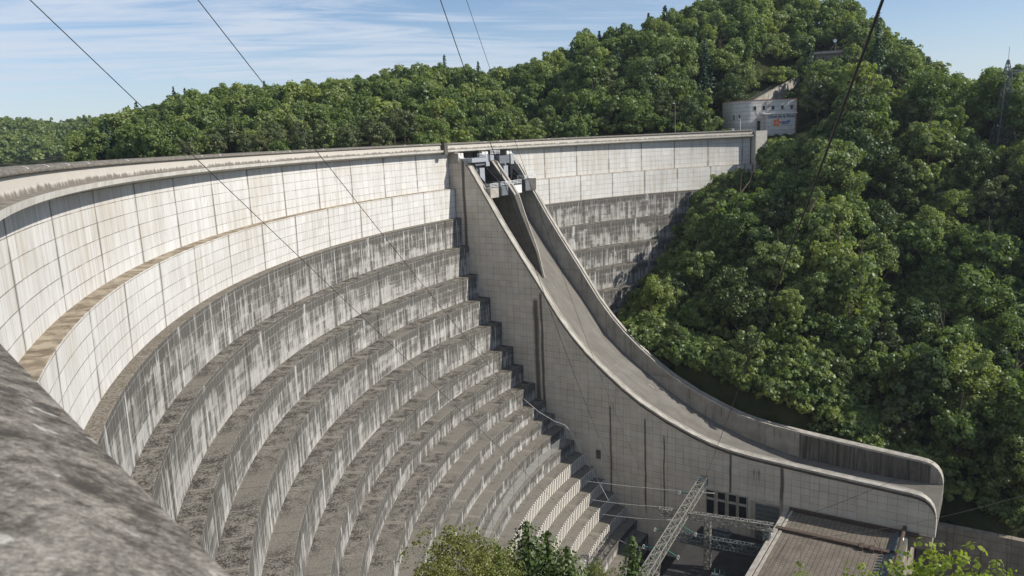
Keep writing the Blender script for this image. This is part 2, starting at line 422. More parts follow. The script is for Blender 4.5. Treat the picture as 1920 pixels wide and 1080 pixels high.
def m_spill():
    """outer face of the spillway: square panels, long dark runs of water at fixed places"""
    m, g, b = new_mat("spillway panel concrete", 0.9, 0.15)
    u, z, _ = g.sep(g.uv('UVMap'))
    rnd, jt = g.brick(g.comb(g.add(u, 1001.0), g.add(z, 1000.4)), 2.1, 1.75, 0.06, 0.35)
    a = g.noise(g.comb(g.mul(u, 0.12), g.mul(z, 0.16)), 1, 5, 0.65)
    sk = g.noise(g.comb(g.mul(u, 1.3), g.mul(z, 0.05)), 1, 4, 0.65)
    c = g.mix(g.smooth(a, 0.3, 0.7), (0.60, 0.55, 0.465), (0.50, 0.455, 0.38))
    c = g.mix(g.mul(rnd, 0.34), c, (0.33, 0.29, 0.23))
    c = g.mix(g.mul(g.smooth(rnd, 0.8, 0.95), 0.35), c, (0.66, 0.64, 0.58))
    c = g.mix(g.mul(g.smooth(sk, 0.5, 0.75), 0.4), c, (0.22, 0.195, 0.155))
    c = g.mix(g.mul(g.smooth(g.noise(g.comb(g.mul(u, 0.5), g.mul(z, 0.4), 5), 1, 4, 0.7), 0.58, 0.68), 0.4), c, (0.56, 0.54, 0.49))
    wob = g.mul(g.sub(g.noise(g.comb(g.mul(u, 0.3), g.mul(z, 0.12), 2), 1, 3), 0.5), 0.8)
    for s0, z0, z1, w in ((-162.0, -44, -78, 0.95), (-160.2, -42, -84, 0.5), (-139.6, -72, -99, 0.30), (-129.5, -74, -100, 0.32), (-124.2, -78, -101, 0.26), (-106.6, -79, -92, 0.34), (-94.0, -80.5, -91, 0.55), (-184.6, -4, -40, 0.6), (-99.5, -82.5, -84.5, 0.3), (-100.8, -82.5, -84.2, 0.25)):
        dd = g.math('ABSOLUTE', g.sub(g.add(u, wob), s0))
        mk = g.mul(g.smooth(dd, w * 1.25, w * 0.35), g.mul(g.smooth(z, z0 + 0.6, z0 - 1.2), g.smooth(z, z1 - 3, z1 + 3)))
        c = g.mix(g.mul(mk, 0.85), c, (0.055, 0.047, 0.038))
    c = g.mix(g.mul(jt, g.add(0.15, g.mul(g.smooth(a, 0.35, 0.6), 0.45))), c, (0.10, 0.088, 0.068))
    g.put(b.inputs['Base Color'], c); g.put(b.inputs['Normal'], g.bump(g.sub(g.mul(rnd, 0.3), jt), 0.35, 0.04)); return m


def m_flat(name, col, rough=0.6, spec=0.3, metal=0.0, var=0.15, scale=2.0):
    m, g, b = new_mat(name, rough, spec); b.inputs['Metallic'].default_value = metal
    n = g.noise(g.obj(), scale, 4, 0.65)
    g.put(b.inputs['Base Color'], g.mix(g.smooth(n, 0.3, 0.7), tuple(x * (1 - var) for x in col), tuple(min(1, x * (1 + var)) for x in col)))
    return m


def m_leaf(name, stops, trans=0.45):
    m = bpy.data.materials.new(name); m.use_nodes = True; nt = m.node_tree; nt.nodes.clear(); g = G(nt)
    oi = g.n('ShaderNodeObjectInfo').outputs['Random']
    isl = g.n('ShaderNodeNewGeometry').outputs['Random Per Island']
    tint = g.n('ShaderNodeAttribute', attribute_name='tint').outputs['Fac']
    t = g.math('FRACT', g.add(oi, tint))
    nz = g.noise(g.pos(), 0.25, 2)
    f = g.add(g.mul(t, 0.72), g.add(g.mul(isl, 0.16), g.mul(nz, 0.14)))
    c = g.ramp(f, stops)
    d = g.n('ShaderNodeBsdfDiffuse'); g.put(d.inputs[0], c)
    tr = g.n('ShaderNodeBsdfTranslucent'); g.put(tr.inputs[0], g.mix(1.0, c, (1.15, 1.25, 0.55, 1), 'MULTIPLY'))
    gl = g.n('ShaderNodeBsdfGlossy'); gl.inputs['Roughness'].default_value = 0.45; gl.inputs[0].default_value = (0.9, 0.95, 1, 1)
    mx = g.n('ShaderNodeMixShader'); mx.inputs[0].default_value = trans
    nt.links.new(d.outputs[0], mx.inputs[1]); nt.links.new(tr.outputs[0], mx.inputs[2])
    m2 = g.n('ShaderNodeMixShader'); m2.inputs[0].default_value = 0.02
    nt.links.new(mx.outputs[0], m2.inputs[1]); nt.links.new(gl.outputs[0], m2.inputs[2])
    out = g.n('ShaderNodeOutputMaterial'); nt.links.new(m2.outputs[0], out.inputs[0])
    return m


MU, MR, MT = m_upper(), m_riser(), m_tread()
M_PAR, M_COP, M_SP = m_parapet(), m_coping(), m_spill()
M_COR = m_plain("cornice concrete", (0.56, 0.54, 0.49), (0.44, 0.41, 0.35), 0.5, True, (0.16, 0.135, 0.10), 0.45)
M_LEDGE = m_plain("cornice ledge dirt", (0.26, 0.235, 0.195), (0.13, 0.115, 0.09), 0.8, False)
M_ROAD = m_plain("crest asphalt", (0.07, 0.068, 0.064), (0.05, 0.049, 0.047), 0.6, False)
M_CHUTE = m_plain("chute concrete", (0.185, 0.172, 0.148), (0.130, 0.12, 0.102), 0.25, False, (0.12, 0.105, 0.085), 0.4, along=True, grid=(9.0, 6.0, 0.08), gridc=(0.17, 0.155, 0.13))
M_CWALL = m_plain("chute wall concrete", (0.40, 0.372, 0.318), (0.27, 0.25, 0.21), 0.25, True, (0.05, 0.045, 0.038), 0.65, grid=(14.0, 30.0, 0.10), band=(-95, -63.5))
M_CAP = m_plain("wall top concrete", (0.43, 0.40, 0.345), (0.26, 0.235, 0.195), 0.5, False, (0.10, 0.085, 0.065))
M_DARKC = m_plain("damp dark concrete", (0.13, 0.12, 0.10), (0.075, 0.068, 0.058), 0.4, True)  # for dark parts, and the painted shade strip under the spillway coping
M_WHITEC = m_plain("white painted concrete", (0.74, 0.72, 0.67), (0.64, 0.61, 0.55), 0.6, True, (0.3, 0.26, 0.2), 0.3)
M_ROOF = m_plain("flat roof paving", (0.215, 0.185, 0.145), (0.15, 0.128, 0.10), 0.3, False, (0.07, 0.055, 0.04), grid=(0.85, 1.0, 0.07, 0.0), gridc=(0.03, 0.023, 0.017))
M_YARD = m_plain("yard asphalt", (0.055, 0.053, 0.05), (0.035, 0.034, 0.033), 0.5, False)
M_STONE = m_plain("retaining wall concrete", (0.36, 0.315, 0.245), (0.24, 0.205, 0.155), 0.3, True, (0.06, 0.05, 0.038), 0.7, grid=(6.0, 2.2, 0.08), gridc=(0.09, 0.078, 0.06))
M_BLD = m_plain("board marked concrete", (0.56, 0.545, 0.51), (0.46, 0.445, 0.41), 0.5, True, (0.22, 0.195, 0.16), 0.35, grid=(40.0, 1.55, 0.10), gridc=(0.24, 0.22, 0.19))
M_FIN = m_plain("white fin concrete", (0.62, 0.59, 0.52), (0.52, 0.48, 0.41), 0.8, True, (0.25, 0.22, 0.17), 0.4)
M_STEEL = m_flat("galvanised steel", (0.27, 0.258, 0.22), 0.55, 0.4, 0.3, 0.25, 3.0)
M_STEELD = m_flat("dark lattice steel", (0.13, 0.148, 0.15), 0.6, 0.4, 0.4, 0.2)
M_BLUE = m_flat("blue grey painted steel", (0.135, 0.145, 0.155), 0.5, 0.4)
M_GPALE = m_flat("pale painted steel", (0.30, 0.315, 0.33), 0.5, 0.4)
M_WHITE = m_flat("white paint", (0.78, 0.78, 0.76), 0.5, 0.4)
M_BLACK = m_flat("black paint", (0.02, 0.02, 0.022), 0.5, 0.3)
M_RUST = m_flat("rusty steel", (0.085, 0.062, 0.046), 0.8, 0.2, 0.0, 0.45, 4.0)
M_RED = m_flat("red flashing", (0.35, 0.10, 0.055), 0.6, 0.3)
M_GLASS = m_flat("dark window glass", (0.018, 0.022, 0.026), 0.12, 0.6)
M_INS = m_flat("green glass insulator", (0.055, 0.20, 0.145), 0.2, 0.6)
M_CABLE = m_flat("cable", (0.022, 0.022, 0.024), 0.5, 0.4)
M_CABLEP = m_flat("pale cable", (0.45, 0.45, 0.43), 0.5, 0.4)
M_BARK = m_flat("bark", (0.085, 0.068, 0.05), 0.95, 0.05, 0.0, 0.35, 5.0)
M_BARKP = m_flat("pale bark", (0.38, 0.35, 0.28), 0.9, 0.05, 0.0, 0.35, 5.0)
M_SIGNB = m_flat("blue lettering", (0.012, 0.075, 0.33), 0.45, 0.4, 0, 0.05)
M_SIGNN = m_flat("navy lettering", (0.018, 0.045, 0.16), 0.45, 0.4, 0, 0.05)
M_SIGNO = m_flat("orange emblem paint", (0.75, 0.145, 0.015), 0.45, 0.4, 0, 0.05)
M_LEAF = m_leaf("broadleaf foliage", [(0.0, (0.074, 0.112, 0.040)), (0.22, (0.126, 0.176, 0.052)), (0.45, (0.170, 0.226, 0.062)), (0.62, (0.192, 0.236, 0.090)), (0.8, (0.235, 0.280, 0.080)), (1.0, (0.30, 0.34, 0.085))])
M_LEAFP = m_leaf("grey green foliage", [(0.0, (0.105, 0.135, 0.060)), (0.5, (0.145, 0.170, 0.075)), (1.0, (0.185, 0.205, 0.090))])
M_LEAFY = m_leaf("bright young foliage", [(0.0, (0.14, 0.20, 0.036)), (0.5, (0.20, 0.26, 0.042)), (1.0, (0.30, 0.34, 0.06))], 0.4)
M_CONI = m_leaf("conifer needles", [(0.0, (0.026, 0.052, 0.024)), (0.5, (0.038, 0.070, 0.032)), (1.0, (0.055, 0.090, 0.036))], 0.12)
M_CONIN = m_leaf("light conifer needles", [(0.0, (0.055, 0.085, 0.024)), (0.5, (0.095, 0.135, 0.034)), (1.0, (0.165, 0.195, 0.045))], 0.2)


def m_ground():
    m, g, b = new_mat("forest floor", 1.0, 0.05)
    p = g.pos(); a = g.noise(p, 0.08, 5, 0.65); f = g.noise(p, 1.2, 4, 0.7)
    c = g.mix(g.smooth(a, 0.35, 0.65), (0.024, 0.032, 0.013), (0.050, 0.052, 0.022))
    c = g.mix(g.mul(g.smooth(f, 0.55, 0.7), 0.5), c, (0.075, 0.062, 0.036))
    g.put(b.inputs['Base Color'], c); g.put(b.inputs['Normal'], g.bump(f, 0.8, 0.6)); return m
def m_rock():
    m, g, b = new_mat("weathered rock", 0.95, 0.1)
    p = g.pos(); a = g.noise(p, 0.35, 6, 0.7, 0.8); f = g.noise(p, 2.2, 4, 0.7)
    c = g.mix(g.smooth(a, 0.35, 0.65), (0.10, 0.080, 0.050), (0.27, 0.215, 0.135))
    c = g.mix(g.mul(g.smooth(f, 0.56, 0.66), 0.7), c, (0.12, 0.125, 0.035))
    g.put(b.inputs['Base Color'], c); g.put(b.inputs['Normal'], g.bump(g.add(a, g.mul(f, 0.4)), 1.0, 0.8)); return m
def m_water():
    m, g, b = new_mat("reservoir water", 0.06, 0.5)
    b.inputs['Base Color'].default_value = (0.02, 0.045, 0.05, 1)
    g.put(b.inputs['Normal'], g.bump(g.noise(g.pos(), 0.6, 3), 0.15, 0.1)); return m
M_GROUND, M_ROCK, M_WATER = m_ground(), m_rock(), m_water()

# ------------------------------------------------------------------ terrain (polar grid round the viewpoint, from the near bank to the skyline)
NEAR = [(1.5, -9), (30, -24.5), (60, -43), (80, -56), (100, -73), (150, -108), (170, -115)]
RELIEF = {
    -75: [(300, -14), (900, -12), (1200, 55), (1500, 70), (2600, 60)],
    -50: [(380, -14), (900, -12), (1200, 55), (1500, 70), (2600, 60)],
    -34: [(380, -14), (900, -12), (1000, 4), (1200, 40), (1400, 50), (2600, 50)],
    -31: [(370, -14), (392, -14), (412, -13), (440, -13), (480, -14),
           (900, -12), (1000, 2), (1200, 36), (1400, 44), (2600, 36)],
    -29: [(360, -14), (385, -9), (415, -9), (440, -9), (480, -13), (900, -12), (1000, 2), (1200, 31), (1400, 38), (2600, 34)],
    -27: [(330, -13), (345, -8), (390, -3), (440, 0), (480, -3), (560, -10), (900, -12), (1200, 38), (1400, 46), (2600, 40)],
    -22: [(290, -13), (305, -7), (370, 5), (460, 16), (540, 9), (800, -5), (1300, 26), (2600, 20)],
    -15: [(275, -13), (292, -7), (360, 6), (470, 20), (560, 18), (900, 10), (2600, 10)],
    -10: [(270, -13), (290, -7), (360, 7), (470, 24), (560, 22), (900, 10), (2600, 10)],
    -4: [(275, -13), (300, -7), (370, 9), (480, 28), (560, 26), (900, 10), (2600, 10)],
    0: [(290, -13), (312, -6), (380, 10), (480, 27), (560, 26), (900, 10), (2600, 10)],
    4: [(220, -66), (252, -66), (276, -14), (312, -6), (350, 8), (400, 21), (450, 33), (520, 30), (900, 10), (2600, 10)],
    6: [(216, -66), (226, -62), (256, -64), (284, -10), (318, -5), (350, 8), (400, 25), (450, 40), (520, 38), (900, 10), (2600, 10)],
    8: [(210, -70), (222, -58), (245, -61), (260, -61), (291, -9), (318, -4), (350, 8), (400, 29), (445, 44), (520, 42), (900, 10), (2600, 10)],
    10: [(208, -74), (219, -65), (240, -61), (276, -57), (299, -8), (320, -4), (350, 8), (400, 32), (440, 47), (520, 46), (900, 10), (2600, 10)],
    12: [(206, -78), (217, -69), (240, -62), (270, -51), (293, -42), (307, -6), (322, -3), (350, 9), (400, 36), (440, 52), (520, 50), (900, 10), (2600, 10)],
    14: [(205, -82), (216, -72), (245, -59), (280, -42), (302, -30), (314, -5), (328, -2), (355, 9), (400, 38), (440, 55), (520, 54), (900, 10), (2600, 10)],
    17: [(203, -86), (214, -77), (245, -61), (280, -42), (306, -24), (320, -7), (338, -2.5), (358, 7), (400, 38), (435, 57), (520, 60), (900, 10), (2600, 10)],
    20: [(201, -92), (212, -81), (240, -62), (272, -42), (302, -20), (324, -5), (342, -2.5), (360, 6), (394, 24), (432, 52), (500, 58), (900, 10), (2600, 10)],
    22.5: [(199, -95), (210, -85), (236, -66), (266, -42), (298, -16), (326, -2), (355, 8), (394, 29), (425, 46), (500, 49), (900, 10), (2600, 10)],
    25: [(196, -97), (207, -89), (236, -72), (272, -47), (305, -18), (330, 0), (370, 19), (420, 33), (480, 34), (900, 5), (2600, 10)],
    29: [(192, -104), (204, -99), (238, -78), (280, -48), (322, -13), (345, -6), (390, 6), (440, 5), (600, 0), (2600, 10)],
    31.5: [(190, -108), (202, -101), (240, -77), (284, -46), (322, -13), (336, -10), (360, -7), (400, -10), (600, -6), (800, 26), (1000, 30), (2600, 20)],
    36: [(188, -110), (200, -104), (240, -78), (286, -48), (326, -14), (340, -11), (360, -8), (400, -12), (600, -6), (800, 28), (1000, 32), (2600, 20)],
    75: [(188, -110), (200, -104), (250, -80), (300, -56), (350, -30), (400, -20), (600, -6), (800, 28), (1000, 32), (2600, 20)],
}
PH = sorted(RELIEF)
DG = np.concatenate([np.linspace(1.5, 170, 40), np.arange(173, 340, 3.0), np.arange(342, 620, 6.0), np.arange(640, 1500, 30.0), np.arange(1550, 2601, 150.0)])
TAB = np.array([np.interp(DG, [a for a, _ in NEAR] + [a for a, _ in RELIEF[p]], [b for _, b in NEAR] + [b for _, b in RELIEF[p]]) for p in PH])
def _hash(ix, iy):
    h = (ix * 374761393 + iy * 668265263) & 0x7fffffff
    h = ((h ^ (h >> 13)) * 1274126177) & 0x7fffffff
    return ((h ^ (h >> 16)) & 0xffff) / 65535.0
def vnoise(x, y):
    x = np.asarray(x, float); y = np.asarray(y, float)
    ix = np.floor(x).astype(np.int64); iy = np.floor(y).astype(np.int64); fx = x - ix; fy = y - iy
    fx = fx * fx * (3 - 2 * fx); fy = fy * fy * (3 - 2 * fy)
    return (_hash(ix, iy) * (1 - fx) + _hash(ix + 1, iy) * fx) * (1 - fy) + (_hash(ix, iy + 1) * (1 - fx) + _hash(ix + 1, iy + 1) * fx) * fy
def terrain_z(x, y):
    x = np.asarray(x, float); y = np.asarray(y, float)
    d = np.hypot(x, y); a = np.degrees(np.arctan2(x, y))
    col = np.interp(a, PH, np.arange(len(PH))); i = np.clip(np.floor(col).astype(int), 0, len(PH) - 2); t = col - i
    t = t * t * (3 - 2 * t) * 0.5 + t * 0.5
    row = np.interp(d, DG, np.arange(len(DG))); j = np.clip(np.floor(row).astype(int), 0, len(DG) - 2); u = row - j
    z = (TAB[i, j] * (1 - u) + TAB[i, j + 1] * u) * (1 - t) + (TAB[i + 1, j] * (1 - u) + TAB[i + 1, j + 1] * u) * t
    amp = np.clip((d - 200) / 60, 0, 1) * np.where(np.hypot(x - CX, y - CY) > 198, 1, 0.35)
    z = z + amp * ((vnoise(x / 34, y / 34) - 0.5) * 7 + (vnoise(x / 12 + 9, y / 12) - 0.5) * 2.4)
    wd = np.clip((d - 213) / 28, 0, 1) * np.clip((335 - d) / 40, 0, 1)      # a spur, a gully and a second spur on the right bank
    z = z + wd * (8 * np.exp(-((a - 20.5) / 3.4) ** 2) - 9 * np.exp(-((a - 26.6) / 1.5) ** 2) + 3 * np.exp(-((a - 29.8) / 1.4) ** 2))
    s = (x - CX) * ES.x + (y - CY) * ES.y; n = (x - CX) * EN.x + (y - CY) * EN.y
    cap = -119 + np.maximum(0, -80 - n) * 0.9 + np.clip((n - 27.6) / 2.4, 0, 1) ** 2 * 200      # the valley is dug down to the river between the banks
    z = np.where((s > -188) & (n < 31), np.minimum(z, cap), z)
    r = np.hypot(x - CX, y - CY)                        # the hillside runs on under the dam, it does not climb up its face
    lim = np.interp(a, [4, 8, 10, 12, 14, 17, 20], [-68, -62, -57, -43, -29, -19, -6]) + (vnoise(x / 7, y / 7) - 0.5) * 2.5
    return np.where((r < 191.5) & (a > 2) & (a < 20) & (d > 180), np.minimum(z, lim), z)

AG = np.concatenate([np.arange(-75, -36, 1.5), np.arange(-36, 38, 0.5), np.arange(38, 75.1, 1.5)])
AA, DD = np.meshgrid(np.radians(AG), DG, indexing='ij')
XX, YY = DD * np.sin(AA), DD * np.cos(AA)
ZZ = terrain_z(XX, YY)
na, nd = AA.shape
V = np.stack([XX, YY, ZZ], -1).reshape(-1, 3)
ii, jj = np.meshgrid(np.arange(na - 1), np.arange(nd - 1), indexing='ij')
k0 = (ii * nd + jj).ravel()
Q = np.stack([k0, k0 + 1, k0 + nd + 1, k0 + nd], 1)
tag(link("terrain", np_mesh("terrain", V, Q[:, ::-1], [M_GROUND], smooth=True)), kind='structure')
# reservoir behind the dam
wv = [(CX + r_ * math.cos(t), CY + r_ * math.sin(t), -7.0) for t in np.radians(np.linspace(92, 262, 60)) for r_ in (195.0, 1500.0)]
tag(link("water", np_mesh("water", wv, [(2 * i, 2 * i + 1, 2 * i + 3, 2 * i + 2) for i in range(59)], [M_WATER])), kind='structure')

# ------------------------------------------------------------------ the dam
TH0, TH1 = R(104.2), R(238)
def revolve(name, prof, mat, parent, info=0.0, th=(TH0, TH1), step=0.6, vmode='z', smooth=False, drop0=None):
    """surface of revolution of an open (r,z) profile; uv = (arc metres, z or run)"""
    n = max(2, int((th[1] - th[0]) / R(step))); T = np.linspace(th[0], th[1], n + 1)
    P = np.array(prof, float); k = len(P)
    V = np.stack([CX + P[None, :, 0] * np.cos(T)[:, None], CY + P[None, :, 0] * np.sin(T)[:, None], np.broadcast_to(P[None, :, 1], (n + 1, k))], -1).reshape(-1, 3)
    run = np.concatenate([[0], np.cumsum(np.hypot(*np.diff(P, axis=0).T))]); vv = P[:, 1] if vmode == 'z' else run
    Q, U1, U2 = [], [], []
    for i in range(n):
        u0, u1 = T[i] * 187, T[i + 1] * 187
        for j in range(k - 1):
            a = i * k + j; Q.append((a, a + 1, a + k + 1, a + k))
            U1 += [(u0, vv[j]), (u0, vv[j + 1]), (u1, vv[j + 1]), (u1, vv[j])]
            d0 = (drop0 if drop0 is not None else P[0, 1])
            U2 += [(d0 - P[j, 1], info), (d0 - P[j + 1, 1], info), (d0 - P[j + 1, 1], info), (d0 - P[j, 1], info)]
    return link(name, np_mesh(name, V, Q, [mat], U1, U2, smooth=smooth), parent)

dam = empty("arch_dam")
tag(dam, "huge pale curved concrete dam whose valley side steps down in terraces", "dam")
LIP = {1: (187.40, -13.40), 2: (186.10, -21.85), 3: (183.80, -29.97), 4: (180.90, -38.25), 5: (177.20, -44.88), 6: (173.60, -51.90), 7: (169.95, -58.80), 8: (166.85, -64.00), 9: (163.05, -68.85), 10: (159.6, -73.5), 11: (157.0, -77.1), 12: (154.1, -80.6), 13: (150.9, -84.0), 14: (147.9, -87.4), 15: (144.8, -90.8), 16: (141.7, -93.9), 17: (138.6, -97.2), 18: (135.4, -100.5), 19: (132.2, -103.8), 20: (129.0, -107.0)}
STAIN_R = {1: 0, 2: 0.66, 3: 0.63, 4: 0.67, 5: 0.65, 6: 0.70, 7: 0.66, 8: 0.64, 9: 0.61, 10: 0.60, 11: 0.57, 12: 0.56, 13: 0.55, 14: 0.5}
STAIN_T = {1: 0.0, 2: 0.2, 3: 0.45, 4: 0.45, 5: 0.48, 6: 0.5, 7: 0.52, 8: 0.54, 9: 0.58, 10: 0.65}
tg = [math.atan2(n_, s_) for s_, n_ in ((-187, 4.5), (-187, 27.9))]         # notch for the two gates
tgate = sorted([a % (2 * math.pi) for a in (EANG + tg[0], EANG + tg[1])])
# upper wall, split at the spillway notch
revolve("upper_wall", [(189.25, -3.2), (189.2, -13.40)], MU, dam, 0, (TH0, tgate[0]))
revolve("upper_wall", [(189.25, -3.2), (189.2, -13.40)], MU, dam, 0, (tgate[1], TH1))
prev = 189.2
for k in range(1, 21):
    r_, z_ = LIP[k]
    revolve("ledge", [(prev, z_), (r_ + 0.05, z_ - 0.06), (r_, z_ - 0.12)], MT, dam, STAIN_T.get(k, 0.75), vmode='run')
    zb = LIP[k + 1][1] if k < 20 else -116
    if k == 1:
        revolve("riser", [(r_, z_ - 0.12), (r_ + 0.12, zb)], MU, dam, 0)
    else:
        revolve("riser", [(r_, z_ - 0.12), (r_ + 0.08, zb)], MR, dam, STAIN_R.get(k, 0.4))
    prev = r_ + (0.12 if k == 1 else 0.08)
revolve("cornice", [(189.3, -3.45), (187.15, -3.08), (186.80, -2.92), (186.72, -2.42)], M_COR, dam)
revolve("cornice_ledge", [(186.72, -2.42), (187.0, -2.36), (187.5, -2.30)], M_LEDGE, dam, vmode='run')
revolve("parapet", [(187.48, -2.32), (187.58, -1.8), (187.62, -0.98)], M_PAR, dam, step=0.4)
revolve("coping", [(187.62, -1.02), (187.42, -1.0), (187.30, -0.93), (187.272, -0.82), (187.355, -0.66), (187.53, -0.54), (187.76, -0.46), (188.1, -0.41), (188.5, -0.40), (188.85, -0.46), (189.0, -0.62), (189.0, -1.75)], M_COP, dam, step=0.3, smooth=True)
revolve("crest_road", [(189.0, -1.7), (195.4, -1.7)], M_ROAD, dam, vmode='run')
revolve("upstream_wall", [(195.4, -1.75), (195.4, -0.75), (196.0, -0.75), (196.2, -60)], M_COR, dam)
ab = MB(); c0, c1 = [[(CX + r_ * math.cos(a), CY + r_ * math.sin(a)) for r_ in (186.4, 196.4)] for a in (TH0 - .004, TH0 - .03)]
ring4 = [c0[0], c0[1], c1[1], c1[0]]; ab.hexa([(x, y, -40) for x, y in ring4] + [(x, y, -1.0) for x, y in ring4]); ab.build("end_block", M_COR, dam)
# white lines where the coping stones meet, and the dark block left of the spillway
for i, t in enumerate(np.arange(R(128), R(219), 7.5 / 187)):
    if _hash(i, 5) > 0.55: continue
    jm = MB()
    for (ra, za), (rb, zb) in (((187.28, -0.90), (187.36, -0.67)), ((187.36, -0.67), (187.51, -0.53)), ((187.51, -0.53), (187.75, -0.445)), ((187.75, -0.445), (188.3, -0.395))):
        a = [(CX + ra * math.cos(t + q), CY + ra * math.sin(t + q), za + 0.006) for q in (-0.0007, 0.0007)]
        b_ = [(CX + rb * math.cos(t + q), CY + rb * math.sin(t + q), zb + 0.006) for q in (-0.0007, 0.0007)]
        jm.quad(a[0], a[1], b_[1], b_[0])
    jm.build("mortar_line", M_WHITEC, dam)
pb = MB(); pb.boxw(-187.6, -186.35, -3.2, -1.7, -3.6, -0.36); pb.build("parapet_block", M_DARKC, dam)
# small drain upstands on the terraces
for (px, py, d) in ((882, 772, 199), (742, 950, 168)):
    p = at(px, py, d)
    q = MB(); q.box(p.x - .5, p.x - .3, p.y - .4, p.y + .4, p.z - .2, p.z + 1.1); q.box(p.x + .3, p.x + .5, p.y - .4, p.y + .4, p.z - .2, p.z + 1.1); q.box(p.x - .3, p.x + .3, p.y - .4, p.y + .4, p.z - .2, p.z)
    o = q.build("drain_bracket", M_BLACK, None)
    tag(o, "small black U shaped bracket on an upper dam terrace" if px > 800 else "small black bracket hanging on the lower left part of a dam terrace", "bracket")
# fins on the lowest visible risers
fm = MB()
for k in range(14, 19):
    r_, z_ = LIP[k]; zb = LIP[k + 1][1]
    for t in np.arange(R(140), R(176), 1.15 / r_):
        w = 0.30 / r_
        c0 = [(CX + q * math.cos(t + e), CY + q * math.sin(t + e)) for q, e in ((r_ + .02, -w), (r_ + .02, w), (r_ - .22, w), (r_ - .22, -w))]
        fm.hexa([(x, y, zb + 0.02) for x, y in c0] + [(x, y, z_ - 0.10) for x, y in c0])
o = fm.build("fin_row", M_FIN, dam); o['kind'] = 'stuff'

# ------------------------------------------------------------------ spillway
PROF = [(-190, -1.0), (-187, -3.0), (-182.9, -6.2), (-178.3, -13.4), (-172.4, -22.8), (-166.7, -31.2), (-161.2, -39.0), (-158, -43.7), (-154.8, -48.4), (-150.5, -53.6), (-146.3, -57.9), (-141.1, -62.3), (-136, -66.2), (-130.8, -69.6), (-123.5, -73.3), (-116.2, -76.2), (-111.5, -77.7), (-107, -78.6), (-102, -79.2), (-97, -79.55), (-84, -80.3), (-66, -81.2), (-64.5, -81.35), (-63.2, -81.8), (-62.2, -82.55), (-61.4, -83.7), (-61.0, -84.9), (-60.8, -86.3)]
FLOOR = [(-196, -6.5), (-190, -7.5), (-186.5, -11), (-183, -16.5), (-178, -24.5), (-172, -33), (-166, -41), (-159.8, -48.8), (-152.4, -59.0), (-146, -64.6), (-140.9, -68.2), (-132, -74.2), (-124.6, -78.4), (-117, -81.8), (-109.2, -84.2), (-102, -85.6), (-95, -86.7), (-80, -87.2), (-70, -87.1), (-60.8, -86.4)]
pS, pZ = zip(*PROF); fS, fZ = zip(*FLOOR)
top = lambda s: float(np.interp(s, pS, pZ))
flo = lambda s: float(np.interp(s, fS, fZ))
nR = lambda s: float(np.interp(s, [-190, -140, -115, -90, -61], [28.0, 26.6, 26.0, 23.8, 21.8]))
def stations(a, b, step=2.5):
    S = sorted(set([round(x, 3) for x in np.arange(a, b, step)] + [b] + [x for x in pS if a < x < b])); return S
spill = empty("spillway", W(-100, 12, -100))
tag(spill, "long concrete ski jump spillway chute running down from the dam crest between two high walls", "spillway")
sl = W(-100, 12, -100)
def sp(mb, name, mat): return local(mb.build(name, mat, spill), sl)
END = -60.8
w = MB(); w.sweep(stations(-189.5, -182.9) + stations(-182.9, -68.0)[1:], lambda s: [(2.46, top(s) - 0.5), (4.45, top(s) - 0.5), (4.45, -116), (2.46, -116)])
w.sweep(stations(-68.0, END), lambda s: [(2.46, top(s) - 0.5), (4.45, top(s) - 0.5), (4.45, -91), (2.46, -91)])
sp(w, "side_wall", M_SP)
w = MB(); w.sweep(stations(-183.5, END), lambda s: [(2.10, top(s)), (3.85, top(s)), (3.85, top(s) - 0.52), (2.10, top(s) - 0.52)])
w.sweep(stations(-183.5, END - 3), lambda s: [(4.15, top(s) - 0.06), (4.47, top(s) - 0.06), (4.47, top(s) - 0.52), (4.15, top(s) - 0.52)])
sp(w, "wall_coping", M_CAP)
w = MB(); w.sweep(stations(-183.5, END - .4), lambda s: [(2.38, top(s) - .53), (2.452, top(s) - .53), (2.452, top(s) - 1.25), (2.38, top(s) - 1.25)]); sp(w, "coping_shade_band", M_DARKC)  # dark strip that paints in the shadow under the coping overhang
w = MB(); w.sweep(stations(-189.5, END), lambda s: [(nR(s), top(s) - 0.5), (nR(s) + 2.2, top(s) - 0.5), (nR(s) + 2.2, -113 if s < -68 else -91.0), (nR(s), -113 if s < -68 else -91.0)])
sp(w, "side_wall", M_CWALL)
w = MB(); w.sweep(stations(-182, END), lambda s: [(nR(s) - 0.03, top(s) + 0.02), (nR(s) + 0.45, top(s) + 0.02), (nR(s) + 0.45, top(s) - 0.52), (nR(s) - 0.03, top(s) - 0.52)])
for q in (-168, -152, -141, -131, -121, -112): w.bar(W(q, nR(q) + .4, top(q) - .1), W(q + .8, nR(q) + 1.3, top(q + .8) - .1), .25)
w.sweep(stations(-182, END), lambda s: [(nR(s) + (1.25 if s < -96 else .5), top(s) + 0.02), (nR(s) + 2.35, top(s) + 0.02), (nR(s) + 2.35, top(s) - 0.52), (nR(s) + 1.25, top(s) - 0.52)])
sp(w, "wall_coping", M_CAP)
w = MB(); w.sweep(sorted(set(stations(-196, END, 2.0) + list(fS))), lambda s: [(4.45, flo(s)), (nR(s), flo(s)), (nR(s), -113 if s < -68 else -91.0), (4.45, -113 if s < -68 else -91.0)])
sp(w, "chute_floor", M_CHUTE)
w = MB(); w.boxw(-68, -61.4, 2.9, 21.6, -94.5, -91.0); w.boxw(-68, -66, 2.6, 22, -113, -91); sp(w, "bucket_support", M_STONE)
w = MB()
